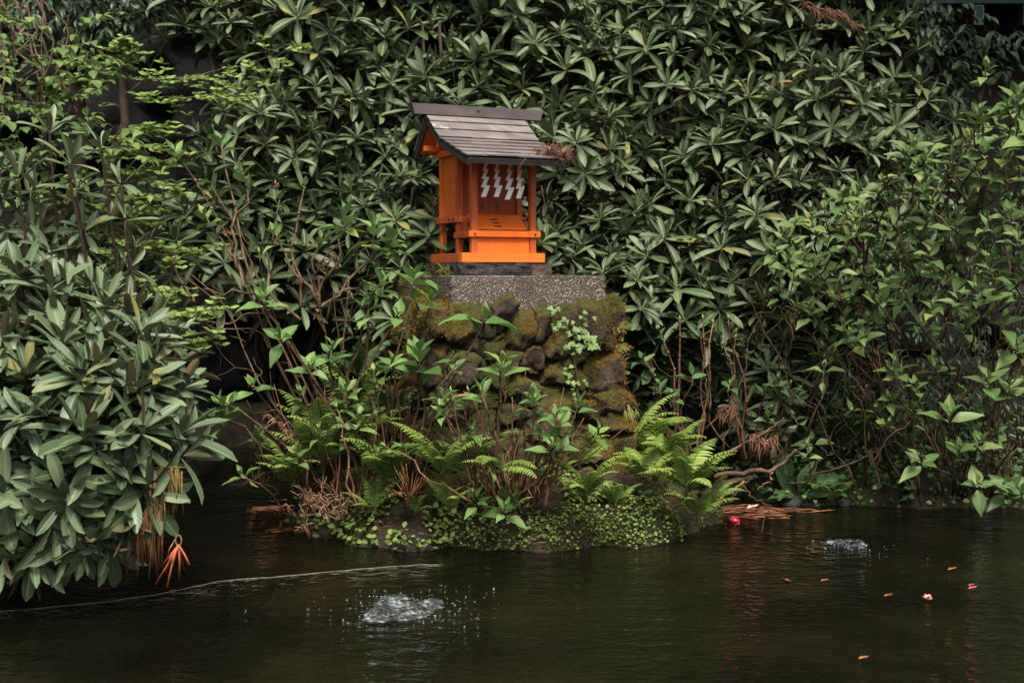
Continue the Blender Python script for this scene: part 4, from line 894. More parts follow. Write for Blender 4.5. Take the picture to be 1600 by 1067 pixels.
fern("deep green fern in the dark behind the yellow-green fern", 610, 680, 7.2, 7, .36, (40, 300), 'fern_d')
fern("low bright fern on the far bank by the broad-leaved plant", 1300, 785, 7.75, 7, .24, (60, 300))
fern("dark fern in the shade below the hanging dead frond", 1330, 700, 8.0, 7, .36, (60, 300), 'fern_d')
fern("dark fern on the far bank under the sparse hydrangea", 1400, 720, 7.95, 7, .34, (60, 300), 'fern_d')
fern("little fern on the islet between pedestal stones and ground leaves", 860, 760, 6.42, 5, .17, (90, 280))
fern("upright fern beside the bare hydrangea stems in the middle of the islet", 545, 690, 6.9, 8, .46, (0, 300), 'fern', (-28, -2))

for (lb_, x, y, Y, n, L_) in (("feathery fern low on the islet's edge under the fan of dead stalks", 700, 800, 6.42, 6, .2), ("fern among red-brown shoots just below the trailing ivy", 905, 735, 6.62, 6, .26), ("fern squeezed between the front hydrangea and the fern at the flat stones", 735, 755, 6.5, 7, .27),
                              ("fern drooping over the islet's brim below the clover patch", 960, 800, 6.42, 7, .2), ("fern at the waterline next to the dark purple sprigs", 585, 805, 6.6, 6, .24), ("broad fern in the middle of the leggy hydrangea's stems", 560, 700, 6.85, 8, .36), ("last fern on the islet's rim, hanging towards the pink flower", 1090, 815, 6.6, 7, .22), ("pale fern rising behind the clover patch", 1045, 735, 6.85, 7, .3)):
    fern(lb_, x, y, Y, n, L_, (40, 320))

# ---- broad-leaved plant on the far bank
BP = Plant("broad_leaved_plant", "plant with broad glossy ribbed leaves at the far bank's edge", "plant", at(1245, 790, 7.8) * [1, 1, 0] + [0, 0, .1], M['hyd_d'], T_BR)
for (x, y, d, L) in ((1235, 770, (-.5, -.5, .9), .22), (1250, 770, (.2, -.3, 1), .26), (1265, 765, (.9, -.3, .5), .27), (1240, 775, (-.7, -.6, .3), .18), (1255, 775, (.4, -.8, .4), .2), (1262, 770, (.8, .1, .7), .24), (1232, 760, (-.2, 0, 1), .28)): BP.add(at(x, y, 7.8), d, (-.3, -.8, .6), L)

# ---- ivy on the stones
IV = Plant("ivy_vine", "pale green ivy trailing down the lava stones below the concrete cap", "climber", to_w((.62, -.06, .55)), M['ivy'], T_IV)
mb = MB()
stem = [at(x, y, 7.14 - .06) for x, y in ((865, 480), (880, 500), (888, 525), (895, 548), (902, 580), (905, 620), (907, 655))]; 
for i, q in enumerate(stem): q[1] = 7.0 + .27 - .05
mb.tube(stem, np.linspace(.003, .006, 7), 5); IV.part("stem", mb, M['bark'])
for (cx, cy, n, sp, s) in ((872, 493, 12, 16, .036), (888, 515, 8, 15, .034), (905, 530, 10, 15, .036), (922, 525, 9, 10, .042), (915, 492, 5, 9, .036), (890, 545, 6, 10, .034), (885, 585, 12, 12, .028), (905, 600, 8, 12, .024), (927, 535, 4, 8, .04)):
    for _ in range(n):
        q = at(cx + rng.normal(0, sp * .6), cy + rng.normal(0, sp * .6), 7.2 + rng.uniform(-.04, .03)); IV.add(q, (rng.normal(0, .7), -.35, -.6 + rng.normal(0, .4)), (rng.normal(.1, .3), -1, .5 + rng.normal(0, .3)), s * rng.uniform(.75, 1.2))

# ------------------------------------------------------------------ moss, ground cover, litter
rng = np.random.default_rng(23)
def tri_stuff(name, P, D, Nn, L, Wd, mat, parent=None, loc=(0, 0, 0), **props):
    "many small pointed blades or leaflets as one mesh"
    P, D, Nn = (np.asarray(a, float) for a in (P, D, Nn)); D /= np.linalg.norm(D, axis=1)[:, None]; X = np.cross(D, Nn); X /= np.linalg.norm(X, axis=1)[:, None] + 1e-9
    L = np.asarray(L)[:, None]; Wd = np.asarray(Wd)[:, None]; n = len(P)
    Z = np.cross(X, D)
    V = np.stack([P, P + D * L * .5 + X * Wd + Z * L * .08, P + D * L, P + D * L * .5 - X * Wd + Z * L * .08], 1).reshape(-1, 3) - np.asarray(loc)
    F = np.arange(4 * n).reshape(n, 4); U = np.tile([(.5, 0), (1, .5), (.5, 1), (0, .5)], (n, 1))
    o = link(name, mesh_from(name, V, F, U, np.repeat(rng.random(n), 4), True, mat), parent, **props)
    if parent is None: o.location = tuple(loc)
    return o
def mossmat(name, stops):
    m, nt, p, out = new_mat(name); r = rnd_n(nt); big = noise_n(nt, 2.1, 3, .6)
    c = ramp(nt, big, stops); c = mixc(nt, math_n(nt, 'MULTIPLY', r, .75), c, tuple(x * .35 for x in stops[0][1])); nt.links.new(c, p.inputs["Base Color"]); p.inputs["Roughness"].default_value = .9; p.inputs["Specular IOR Level"].default_value = .2
    return m
M['mossb'] = mossmat("moss_blade", [(.36, (.055, .075, .008)), (.48, (.15, .14, .014)), (.60, (.30, .125, .014)), (.75, (.17, .15, .018))])
M['mossg'] = mossmat("green_moss_blade", [(.34, (.04, .06, .008)), (.5, (.085, .10, .014)), (.7, (.14, .15, .022))])
# moss on the pedestal stones, thickest towards its side and far edge
Vw, Tr = [], []
k = 0
for V, F in stone_V: Vw.append(V); Tr.append(F + k); k += len(V)
Vw = np.concatenate(Vw); Tr = np.concatenate(Tr); A0, A1, A2 = Vw[Tr[:, 0]], Vw[Tr[:, 1]], Vw[Tr[:, 2]]
nrm = np.cross(A1 - A0, A2 - A0); ar = np.linalg.norm(nrm, axis=1) / 2; nrm /= 2 * ar[:, None] + 1e-12; cen = (A0 + A1 + A2) / 3
def mossy(c):
    n = mnoise.fractal(Vector(c * 2.6) + Vector((3, 1, 7)), 1., 2., 3)
    w = n * 1.3 + (.55 if c[0] < .02 else 0) + 1.1 * max(0, (c[0] - .62) / .4) + .35 * max(0, (.75 - c[2]))
    return w
wgt = np.array([mossy(c) for c in cen]); wgt = np.clip((wgt - .10) * 2.2, 0, 1) * ar * np.clip(.55 + nrm[:, 2], .25, 1.4)
NM = 120000
pick = rng.choice(len(Tr), NM, p=wgt / wgt.sum()); b1, b2 = rng.random(NM), rng.random(NM); sw = b1 + b2 > 1; b1[sw], b2[sw] = 1 - b1[sw], 1 - b2[sw]
Pm = A0[pick] + (A1 - A0)[pick] * b1[:, None] + (A2 - A0)[pick] * b2[:, None]; Nm = nrm[pick]
Dm = Nm + rng.normal(0, .5, Nm.shape) + [0, 0, -.15]
M['mosso'] = mossmat("rust_moss_blade", [(.36, (.12, .085, .010)), (.5, (.26, .11, .012)), (.62, (.36, .15, .016)), (.75, (.18, .13, .014))])
rust = (Pm[:, 0] + .15 * np.sin(Pm[:, 2] * 21 + Pm[:, 0] * 9) > .74) & (Pm[:, 2] > .45) & (rng.random(NM) < .9)
for ms, mt, lb_ in ((~rust, 'mossb', 'olive moss on the stones'), (rust, 'mosso', "rust orange moss along the pedestal's far edge")):
    k_ = int(ms.sum()); tri_stuff("moss", Pm[ms], Dm[ms], rng.normal(0, 1, (k_, 3)), rng.uniform(.008, .022, k_), rng.uniform(.0012, .0028, k_), M[mt], ped, kind='stuff', label=lb_)
# moss tongue on the concrete cap's shaded side
n = 7000; yy = rng.uniform(.03, .98, n); zz = 1.39 - .17 * rng.random(n) ** .6
keep = np.array([mnoise.noise(Vector((y * 7, z * 9, 2))) for y, z in zip(yy, zz)]) > (zz - 1.30) * 4.5; yy, zz = yy[keep], zz[keep]; n = len(yy)
tri_stuff("moss", np.stack([np.full(n, -.002), yy, zz], 1), np.stack([np.full(n, -1.) + rng.normal(0, .4, n), rng.normal(0, .5, n), rng.normal(-.2, .5, n)], 1), rng.normal(0, 1, (n, 3)), rng.uniform(.008, .02, n), rng.uniform(.0012, .003, n), M['mossb'], ped, kind='stuff')

def scatter(n, x0, x1, y0, y1, f):
    X, Y = rng.uniform(x0, x1, n), rng.uniform(y0, y1, n); Z = height(X, Y); e = .02
    nx_, ny_ = -(height(X + e, Y) - height(X - e, Y)) / (2 * e), -(height(X, Y + e) - height(X, Y - e)) / (2 * e)
    Z = Z + np.array([fbm(a, b, 0, 5.) for a, b in zip(X, Y)]) * .035
    nn = np.stack([nx_, ny_, np.ones(n)], 1); nn /= np.linalg.norm(nn, axis=1)[:, None]
    w = np.array([mnoise.noise(Vector((a * 3.1, b * 3.1, 5))) for a, b in zip(X, Y)])
    k = (Z > .0) & f(X, Y, Z, w); return np.stack([X, Y, Z], 1)[k], nn[k], w[k]
P, Nn, w = scatter(60000, -1.35, 1.2, 6.3, 7.6, lambda X, Y, Z, w: w > -.05)
n = len(P); tri_stuff("islet_moss", P, Nn + rng.normal(0, .5, P.shape), rng.normal(0, 1, P.shape), rng.uniform(.01, .03, n), rng.uniform(.0015, .004, n), M['mossg'], kind='stuff', label='soft green moss carpeting the islet', category='moss')
P, Nn, w = scatter(26000, 1.3, 4.2, 7.4, 8.6, lambda X, Y, Z, w: (w > -.1) & (Z < .5))
n = len(P); tri_stuff("bank_moss", P, Nn + rng.normal(0, .6, P.shape), rng.normal(0, 1, P.shape), rng.uniform(.012, .035, n), rng.uniform(.002, .005, n), M['mossg'], kind='stuff', label='green moss along the edge of the far bank', category='moss')
def leafy(name, P, Nn, s, mat, tm, label, cat, hgt=.05):
    Vs, Fs, Us, Rs, k = [], [], [], [], 0
    for p, nn in zip(P, Nn):
        V, F, U, _ = tm[int(rng.integers(len(tm)))]; ph = rng.uniform(0, 6.28); d = unit(np.array([math.cos(ph), math.sin(ph) - .4, rng.uniform(-.3, .5)]) + nn * .3)
        up = unit(nn + np.array([0, -.35, .5]) + rng.normal(0, .25, 3)); up = unit(up - d * (up @ d)); x = np.cross(d, up); l = s * rng.uniform(.6, 1.3); p = p + nn * rng.uniform(.0, hgt)
        Vs.append(p + V[:, :1] * x * l + V[:, 1:2] * d * l + V[:, 2:] * up * l); Fs.append(F + k); Us.append(U); Rs.append(np.full(len(V), rng.random())); k += len(V)
    link(name, mesh_from(name, np.concatenate(Vs), np.concatenate(Fs), np.concatenate(Us), np.concatenate(Rs), True, M[mat]), kind='stuff', label=label, category=cat)
P, Nn, w = scatter(9000, -.45, 1.2, 6.35, 7.05, lambda X, Y, Z, w: (w > .02))
leafy("ground_cover", P[:3000], Nn[:3000], .018, 'cover', T_GC, 'low carpet of small round leaves over the islet', 'ground cover', .045)
P, Nn, w = scatter(1600, .3, .75, 6.55, 6.85, lambda X, Y, Z, w: Z > .2)
leafy("clover_patch", P[:420], Nn[:420], .04, 'cover', T_GC, 'patch of broader ground leaves in front of the pedestal stones', 'ground cover', .05)
P, Nn, w = scatter(5200, 1.25, 4.2, 7.55, 8.9, lambda X, Y, Z, w: Z < .7)
leafy("bank_cover", P, Nn, .036, 'hyd_d', T_GC, 'dark tangle of small leaves over the far bank', 'ground cover', .16)
P, Nn, w = scatter(2600, -1.35, -.3, 6.4, 7.2, lambda X, Y, Z, w: w > -.2)
leafy("islet_undergrowth", P, Nn, .032, 'cover', T_GC, 'thin undergrowth among the stems on the islet', 'ground cover', .07)
P, Nn, w = scatter(7000, -1.35, 1.15, 6.35, 7.3, lambda X, Y, Z, w: w < .25); n = len(P)
dd = rng.normal(0, 1, P.shape); dd[:, 2] *= .2
tri_stuff("needle_litter", P + Nn * .008, dd, Nn + rng.normal(0, .4, P.shape), rng.uniform(.02, .07, n), rng.uniform(.0008, .002, n), M['twig_r'], kind='stuff', label='fallen red-brown needles strewn over the islet', category='litter')

# ------------------------------------------------------------------ logs, dead twigs, hanging strands
def needles(name, label, cat, spots, mat, L=(.05, .1), r=.0018, fall=(0, 0, -1), spread=.4, per=9, grp=None):
    mb = MB()
    for c in spots:
        for _ in range(per):
            d = unit(np.array(fall) + rng.normal(0, spread, 3)); l = rng.uniform(*L); c2 = c + rng.normal(0, .008, 3)
            mb.tube([c2, c2 + d * l * .5 + rng.normal(0, .004, 3), c2 + d * l + [0, 0, -.2 * l * (1 - abs(d[2]))]], [r, r * 1.2, r * .6], 4, rng.random())
    if len(spots) > 2:
        o_ = sorted(spots, key=lambda q: q[0]); mb.tube(np.array(o_), r * 1.3, 4, .5)
    c = np.mean(spots, axis=0); mb.V = [v - c for v in mb.V]
    return single(name, mb, M[mat], label, cat, c, grp)
M['strand'] = rough_mat("straw_strand", [(.3, (.09, .055, .014)), (.6, (.19, .13, .035)), (.8, (.28, .20, .07))], 40, .8, .3, .002, rnd=.3)
M['strand_r'] = rough_mat("rusty_strand", [(.3, (.09, .035, .014)), (.6, (.19, .075, .03)), (.8, (.28, .13, .06))], 40, .8, .3, .002, rnd=.3)
needles("hanging_strands", "golden straw strands hanging from a twig beside the tip leaves of the big rhododendron", "dry strands", [at(x, 733 + rng.uniform(-3, 6), 5.22) for x in np.linspace(246, 278, 10)], 'strand', (.10, .20), .003, (0, 0, -1), .06, 4)
needles("hanging_strands", "olive brown strands hanging lower, next to the wet leaves", "dry strands", [at(x, 757 + rng.uniform(-4, 6), 5.18) for x in np.linspace(232, 252, 7)], 'strand', (.15, .32), .003, (0, 0, -1), .05, 4)
needles("hanging_strands", "rusty brown strands reaching down almost to the water", "dry strands", [at(x, 800 + rng.uniform(-10, 20), 5.18) for x in np.linspace(214, 250, 9)], 'strand_r', (.14, .25), .0032, (0, 0, -1), .05, 4)
mb = MB(); mb.tube([at(240, 731, 5.22), at(265, 730, 5.21), at(292, 730, 5.2)], [.003, .003, .002], 5); single("twig", mb, M['strand'], "thin horizontal straw twig that carries the golden strands", "twig")
M['redstick'] = rough_mat("orange_red_twig", [(.3, (.26, .055, .02)), (.6, (.46, .115, .05)), (.8, (.56, .20, .11))], 14, .55, .3, .002, rnd=.3)
tp = at(279, 851, 5.1); bt = thing("twig_bundle", "bundle of orange-red sticks hanging above the water on a grey loop", "twigs", tp)
for (x, y, dy) in ((261, 917, 0), (296, 882, -.02), (259, 893, .03), (280, 905, .04), (243, 912, .05), (288, 890, .07), (268, 880, -.03), (252, 885, .06)):
    e = at(x, y, 5.1 + dy); mb = MB(); mb.tube([(0, 0, 0), (e - tp) * .5 + rng.normal(0, .003, 3), e - tp], [.0035, .0042, .0036], 6, rng.random()); link("stick", mb.mesh("stick", M['redstick']), bt)
mb = MB(); mb.tube([(.012 * math.cos(t), 0, .018 + .022 * math.sin(t)) for t in np.linspace(-1.5, 4.9, 14)], .0028, 5); mb.tube([(-.01, .005, .03), (-.04, .01, -.02), (-.05, .02, -.05)], .002, 4); link("loop", mb.mesh("loop", M['dryflower']), bt)
needles("needle_heap", "heap of red-brown cedar needles caught on the shrine's far roof corner", "needle heap", [to_s((.43 + .13 * rng.random() + .06 * k_, -.20 + rng.uniform(-.05, .09), .602 + .045 * rng.random() * (1 - abs(k_)))) for k_ in np.linspace(-1, 1, 40)], 'twig_r', (.03, .085), .0016, (0, 0, .05), .9, 11)
mb = MB(); q = to_s((.36, -.16, .622)); mb.tube([q, q + [-.02, -.09, -.02], q + [-.055, -.13, -.07], q + [-.075, -.14, -.12]], [.002, .002, .0015, .001], 4); single("twig", mb, M['strand'], "pale bent twig dangling from the needle heap over the eave", "twig")
mb = MB(); mb.tube(wob(at(846, 290, 7.3), at(858, 365, 7.3), 8, .006), .0022, 4); single("twig", mb, M['twig_r'], "thin knotted twig hanging beside the far porch post", "twig")
mb = MB(); q = to_s((.02, -.15, .585)); mb.tube([q, q + [-.003, 0, -.04]], .002, 4); single("twig", mb, M['strand'], "tiny pale twig hanging from the near eave corner", "twig")
needles("dead_sprig", "brown dead cedar sprig draped over the mossy log branch", "dead sprig", [at(1188 + rng.normal(0, 10), 685 + rng.normal(0, 5), 7.0) for _ in range(10)], 'twig_r', (.06, .14), .0022, (0, 0, -1), .45, 7)
needles("dead_sprig", "reddish dead sprig tangled in the thin stems above the log", "dead sprig", [at(1140 + rng.normal(0, 12), 640 + rng.normal(0, 5), 7.4) for _ in range(9)], 'twig_r', (.05, .12), .0022, (-.3, 0, -1), .5, 6)
needles("dead_frond", "dry brown fern frond hanging in the shade of the far bank", "dead frond", [at(1355 + rng.normal(0, 6), 570 + 8 * k_, 7.6) for k_ in range(7)], 'bark', (.05, .10), .002, (.1, 0, -1), .3, 6)
needles("dead_sprig", "brown dead sprig lying on the rhododendron below the top edge of the hedge", "dead sprig", [at(1255 + 6 * k_, 6 + 2 * k_ + rng.normal(0, 4), 8.35) for k_ in range(14)], 'twig_r', (.05, .12), .002, (.6, 0, -.6), .4, 7)
needles("dead_sprig", "dark purple-brown dead sprigs at the islet's wet tip", "dead sprig", [at(510 + rng.normal(0, 32), 785 + rng.normal(0, 14), 6.6) for _ in range(26)], 'dryflower', (.03, .08), .002, (0, 0, .1), .8, 8)
needles("dead_frond", "fan of orange-brown dead fern stalks beside the flat fern", "dead frond", [at(640 + rng.normal(0, 3), 782, 6.5) for _ in range(5)], 'strand_r', (.10, .2), .003, (0, -.1, 1), .5, 6)
needles("dead_sprig", "small brown dead sprig hung over the hydrangea beside the dark channel", "dead sprig", [at(420 + 10 * k_ * .7, 648 + 6 * k_, 6.6) for k_ in range(6)], 'dryflower', (.02, .05), .002, (0, 0, -.5), .8, 9)
# dead leaves
dl = leaf_tmpl(.26, 'rhodo', 5, 2, .2, .3)
def one_leaf(label, p, d, n, L, mat='dead', name='dead_leaf'):
    d = unit(d); n = unit(np.asarray(n, float) - d * (np.asarray(n, float) @ d)); x = np.cross(d, n); V = dl[0] @ np.stack([x, d, n]) * L
    single(name, mesh_from(name, V, dl[1], dl[2], np.full(len(V), .7), True, M[mat]), None, label, "leaf", p, "single fallen leaves")
one_leaf("pale tan dead leaf lying on the grey-green rhododendron", at(1215, 129, 8.15), (1, 0, .15), (0, -.6, 1), .12)
one_leaf("brown leaf hanging by the dark fern on the far bank", at(1360, 700, 7.6), (.1, 0, -1), (0, -1, .1), .1)
one_leaf("pale brown leaf hanging beside the brown one in the fern shade", at(1368, 700, 7.58), (.5, 0, -1), (0, -1, .1), .1)
one_leaf("orange-brown leaf hanging above the two in the fern shade", at(1357, 672, 7.62), (.1, 0, -1), (0, -1, .2), .07)
one_leaf("whitish dead leaf lying on the front hydrangea's new leaves", at(708, 620, 6.33), (1, -.1, .25), (0, -.5, 1), .085)

def limb(mb, pts, r0, r1, seed=0):
    P = np.array(pts); t = np.linspace(0, 1, 16); Q = np.stack([np.interp(t, np.linspace(0, 1, len(P)), P[:, j]) for j in range(3)], 1) + rng.normal(0, .006, (16, 3)); mb.tube(Q, np.linspace(r0, r1, 16) * rng.uniform(.85, 1.2, 16), 8, rng.random())
lg = thing("driftwood", "crooked brown log with peeling bark lying between islet and far bank", "log", at(1150, 745, 7.0))
M['logbark'] = rough_mat("orange_brown_bark", [(.3, (.03, .017, .010)), (.5, (.10, .05, .027)), (.68, (.20, .115, .06)), (.8, (.05, .055, .02))], 16, .7, .8, .008, rnd=.2)
def logpart(name, pts, r0, r1, mat='logbark'):
    mb = MB(); limb(mb, [at(*p) for p in pts], r0 * .72, r1 * .72); mb.V = [v - at(1150, 745, 7.0) for v in mb.V]; link(name, mb.mesh(name, M[mat]), lg)
logpart("limb", [(1105, 725, 7.0), (1150, 700, 7.0), (1200, 672, 7.05), (1225, 655, 7.1)], .014, .008)
logpart("limb", [(1115, 745, 6.95), (1160, 737, 6.95), (1205, 737, 6.95), (1225, 722, 7.0), (1242, 703, 7.0)], .020, .013)
logpart("branch_stub", [(1205, 738, 6.95), (1204, 752, 6.93), (1186, 765, 6.9)], .010, .006)
logpart("branch_stub", [(1241, 704, 7.0), (1255, 712, 6.97)], .008, .004)
logpart("root_mass", [(1095, 775, 6.85), (1125, 758, 6.9), (1160, 748, 6.95), (1175, 745, 6.98)], .030, .020, 'bark_d')
logpart("root", [(1118, 782, 6.8), (1145, 765, 6.85), (1165, 752, 6.9)], .011, .008, 'strand')
logpart("root", [(1160, 755, 6.9), (1180, 780, 6.85), (1205, 790, 6.82)], .005, .003)
logpart("root", [(1172, 748, 6.92), (1150, 770, 6.85), (1130, 790, 6.8)], .007, .004, 'bark_d')
mb = MB(); mb.tube(wob(at(1205, 790, 6.9) , at(1190, 832, 6.75), 6, .008), .003, 4); single("twig", mb, M['bark_d'], "thin dark twig dipping into the water past the floating debris", "twig")

# ------------------------------------------------------------------ things on the water
M['orange'] = rough_mat("orange_dead_twig", [(.3, (.05, .02, .009)), (.6, (.17, .06, .024)), (.8, (.32, .13, .055))], 30, .7, .3, .002, rnd=.4)
def raft(label, x0, x1, y, dy, Y, n, L):
    mb = MB()
    for _ in range(n):
        c = at(rng.uniform(x0, x1), y, Y); c[1] += rng.uniform(-dy, dy); c[2] = rng.uniform(.003, .014); a = rng.normal(0, .35); l = rng.uniform(.4, 1) * L; d = np.array([math.cos(a), math.sin(a), rng.normal(0, .03)]); mb.tube([c - d * l / 2, c + rng.normal(0, .003, 3), c + d * l / 2], [.002, .0038, .002], 4, rng.random())
    c = at((x0 + x1) / 2, y, Y); mb.V = [v - c for v in mb.V]; single("floating_debris", mb, M['orange'], label, "floating debris", c, "debris floating on the pond")
raft("raft of orange dead twigs floating by the log", 1125, 1215, 798, .20, 7.5, 60, .16)
raft("thin line of orange needles floating off the far bank", 1190, 1280, 798, .05, 7.55, 26, .22)
raft("small reddish patch of dead needles floating in the dark channel", 398, 438, 790, .06, 7.6, 26, .12)
raft("wet brown scraps floating at the islet's tip", 425, 500, 830, .07, 6.95, 40, .07)
# camellia flower and stray petals
M['pink'] = rough_mat("pink_petal", [(.3, (.62, .03, .11)), (.7, (.80, .08, .19))], 20, .5, .2, .002); M['pale'] = rough_mat("pale_pink_petal", [(.3, (.70, .28, .26)), (.7, (.85, .45, .42))], 20, .5, .2, .002)
M['gold'] = rough_mat("orange_leaf", [(.3, (.14, .045, .011)), (.7, (.27, .11, .025))], 20, .6, .2, .002); M['stamen'] = rough_mat("stamen", [(.3, (.6, .4, .06)), (.7, (.75, .55, .12))], 30, .7, .1, .001)
pt = leaf_tmpl(.85, 'ell', 4, 4, -.35, .25, .03)
def flower(label, pos, s, mat, n=9, flat=.3, rx=0):
    t = thing("fallen_flower", label, "flower", pos, "fallen flowers on the water")
    for k_ in range(n):
        a = k_ * 2.4 + rng.normal(0, .1); el = flat + (.75 * (1 - k_ / n)); d = np.array([math.cos(a) * math.cos(el), math.sin(a) * math.cos(el), math.sin(el)]); nn = np.array([-math.cos(a) * math.sin(el), -math.sin(a) * math.sin(el), math.cos(el)])
        x = np.cross(d, nn); V = pt[0] @ np.stack([x, d, nn]) * s * rng.uniform(.85, 1.1)
        link("petal", mesh_from("petal", V, pt[1], pt[2], None, True, M[mat]), t)
    mb = MB()
    for k_ in range(8): mb.tube([(0, 0, 0), (rng.normal(0, .12) * s, rng.normal(0, .12) * s, s * .55)], [s * .03, s * .05], 4)
    link("stamens", mb.mesh("stamens", M['stamen']), t); t.rotation_euler = (rx, 0, 0)
flower("deep pink camellia flower afloat beside the islet and the orange twigs", at(1148, 822, 7.12) * [1, 1, 0] + [0, 0, .015], .042, 'pink', 11, .15, R(35))
flower("pale pink fallen flower floating alone on the open water", at(1449, 944, 5.45) * [1, 1, 0] + [0, 0, .006], .028, 'pale', 6, .1, R(10))
gl = leaf_tmpl(.42, 'ovate', 6, 4, -.35, .5, .10, .12)
def petal(label, px, py, mat, L, ang, name, cat):
    y = CAM_H * FPX / (py - 430.5); p = at(px, py, y); p[2] = .008; a = R(ang); d = np.array([math.cos(a), math.sin(a), .03]); n_ = np.array([0, -.1, 1.]); x = np.cross(d, n_)
    single(name, mesh_from(name, gl[0] @ np.stack([x, d, n_]) * L, gl[1], gl[2], None, True, M[mat]), None, label, cat, p, "petals and leaves adrift on the pond")
petal("magenta petal floating near the far bank's open water", 1512, 927, 'pink', .045, 0, "petal", "petal")
petal("whitish pink petal among the orange twigs by the log", 1165, 799, 'pale', .09, 10, "petal", "petal")
petal("orange leaf adrift past the second bubbler, nearest the pink petal", 1480, 897, 'gold', .05, 5, "floating_leaf", "leaf")
petal("orange leaf floating just above the magenta petal", 1512, 922, 'gold', .035, 0, "floating_leaf", "leaf")
petal("orange-brown leaf, first of a pair floating below the small bubbler", 1236, 915, 'gold', .04, 170, "floating_leaf", "leaf")
petal("orange-brown leaf, second of the pair floating below the small bubbler", 1281, 915, 'gold', .045, 0, "floating_leaf", "leaf")
petal("thin orange leaf floating between the pair of leaves and the pale flower", 1380, 939, 'gold', .045, -5, "floating_leaf", "leaf")
petal("golden leaf floating closest to the viewer", 1340, 1040, 'gold', .045, 0, "floating_leaf", "leaf")
petal("orange leaf caught against the floating rope", 262, 933, 'gold', .045, 10, "floating_leaf", "leaf")
# half-sunk rope across the water
mb = MB(); pts_ = []
for (x, y) in ((-20, 962), (60, 956), (150, 947), (245, 934), (300, 922), (345, 912), (395, 908), (440, 905), (520, 897), (600, 890), (660, 886), (705, 885)):
    q = at(x, y, CAM_H * FPX / (y - 430.5)); q[2] = -.0002; pts_.append(q)
pts_ = np.array(pts_); t = np.linspace(0, 1, 90); Q = np.stack([np.interp(t, np.linspace(0, 1, 12), pts_[:, j]) for j in range(3)], 1); Q[:, 2] += .0012 * np.sin(t * 71) * np.sin(t * 23)
mb.tube(Q, .0024 * np.clip(np.minimum(t * 12, (1 - t) * 9), .15, 1), 6); single("floating_rope", mb, rough_mat("wet_rope", [(.3, (.06, .05, .035)), (.6, (.2, .165, .12)), (.8, (.38, .33, .26))], 60, .6, .5, .004), "thin half-sunk pale rope curving across the pond from the rhododendron", "rope")
# two bubblers: humps of white water, bubbles round them
m, nt, p, out = new_mat("white_water"); fo = noise_n(nt, 60, 6, .8); fb = noise_n(nt, 16, 3, .6)
fm_ = math_n(nt, 'ADD', math_n(nt, 'MULTIPLY', fo, .6), math_n(nt, 'MULTIPLY', fb, .4))
nt.links.new(ramp(nt, fm_, [(.40, (.006, .007, .006)), (.52, (.045, .05, .05)), (.62, (.30, .33, .34))]), p.inputs["Base Color"]); p.inputs["Roughness"].default_value = .06; p.inputs["IOR"].default_value = 1.33; bump(nt, p, fm_, .5, .006); M['foam'] = m
m, nt, p, out = new_mat("bubble"); p.inputs["Base Color"].default_value = (.20, .22, .23, 1); p.inputs["Roughness"].default_value = .08; M['bubble'] = m
def bubbler(label, c, rx, ry, h, nb, seed, humps):
    t = thing("water_bubbler", label, "water jet", (c[0], c[1], 0)); n = 84; g_ = np.linspace(-1, 1, n); X, Y = np.meshgrid(g_, g_); r = np.hypot(X, Y)
    Z = np.zeros_like(X); nz = np.array([[mnoise.fractal(Vector((x * 2.6 + seed, y * 2.6, 1)), 1., 2., 3) for x in g_] for y in g_]); n2 = np.array([[abs(mnoise.noise(Vector((x * 9 + seed, y * 9, 4)))) for x in g_] for y in g_])
    for (hx, hy, s, a) in humps: Z += a * np.exp(-((X - hx) ** 2 + ((Y - hy) * .8) ** 2) / s ** 2)
    edge = np.clip((1 - r) * 2.2, 0, 1); Z = (Z * h * (1 + .25 * nz) + .003 * (n2 - .25) * edge + .011 * nz * edge + .006 * n2 * edge) - .014 * (1 - edge) - .0045
    idx = np.arange(n * n).reshape(n, n); F = np.stack([idx[:-1, :-1], idx[:-1, 1:], idx[1:, 1:], idx[1:, :-1]], -1).reshape(-1, 4); V = np.stack([X * rx, Y * ry, Z], -1).reshape(-1, 3)
    zc = V[F][:, :, 2].max(1); F = F[zc > -.001]
    link("white_water", mesh_from("white_water", V, F, None, None, True, M['foam']), t)
    bm = bmesh.new(); bmesh.ops.create_icosphere(bm, subdivisions=1, radius=1); SV = np.array([v.co[:] for v in bm.verts]); SF = np.array([[v.index for v in f.verts] for f in bm.faces]); bm.free()
    Vs, Fs, k = [], [], 0
    for _ in range(nb):
        a = rng.uniform(0, 6.28); q = abs(rng.normal(0, .5)) + .2; s = rng.uniform(.0010, .0040) * (1.6 if rng.random() < .08 else 1)
        p_ = np.array([math.cos(a) * q * rx * 1.15, math.sin(a) * q * ry, (rng.uniform(0, .022) if rng.random() < .10 and q < .45 else s * .15)]); Vs.append(p_ + SV * s); Fs.append(SF + k); k += len(SV)
    fm = MB()
    for _ in range(nb // 3):
        a = rng.uniform(0, 6.28); q = .35 + abs(rng.normal(0, .55)); c0 = np.array([math.cos(a) * q * rx * 1.25, math.sin(a) * q * ry * .8, .0015]); w0 = rng.uniform(.003, .014); k2 = 9
        rr = rng.uniform(.5, 1.2, k2); rim = [c0 + [math.cos(j * 6.283 / k2) * w0 * rr[j], math.sin(j * 6.283 / k2) * w0 * .9 * rr[j], -.003] for j in range(k2)]
        fm.add(rim + [c0 + [0, 0, rng.uniform(.002, .006)]], [(j, (j + 1) % k2, k2) for j in range(k2)])
    link("foam", fm.mesh("foam", M['foam']), t, kind='stuff')
    link("droplets", mesh_from("droplets", np.concatenate(Vs), np.concatenate(Fs), None, None, True, M['bubble']), t, kind='stuff')
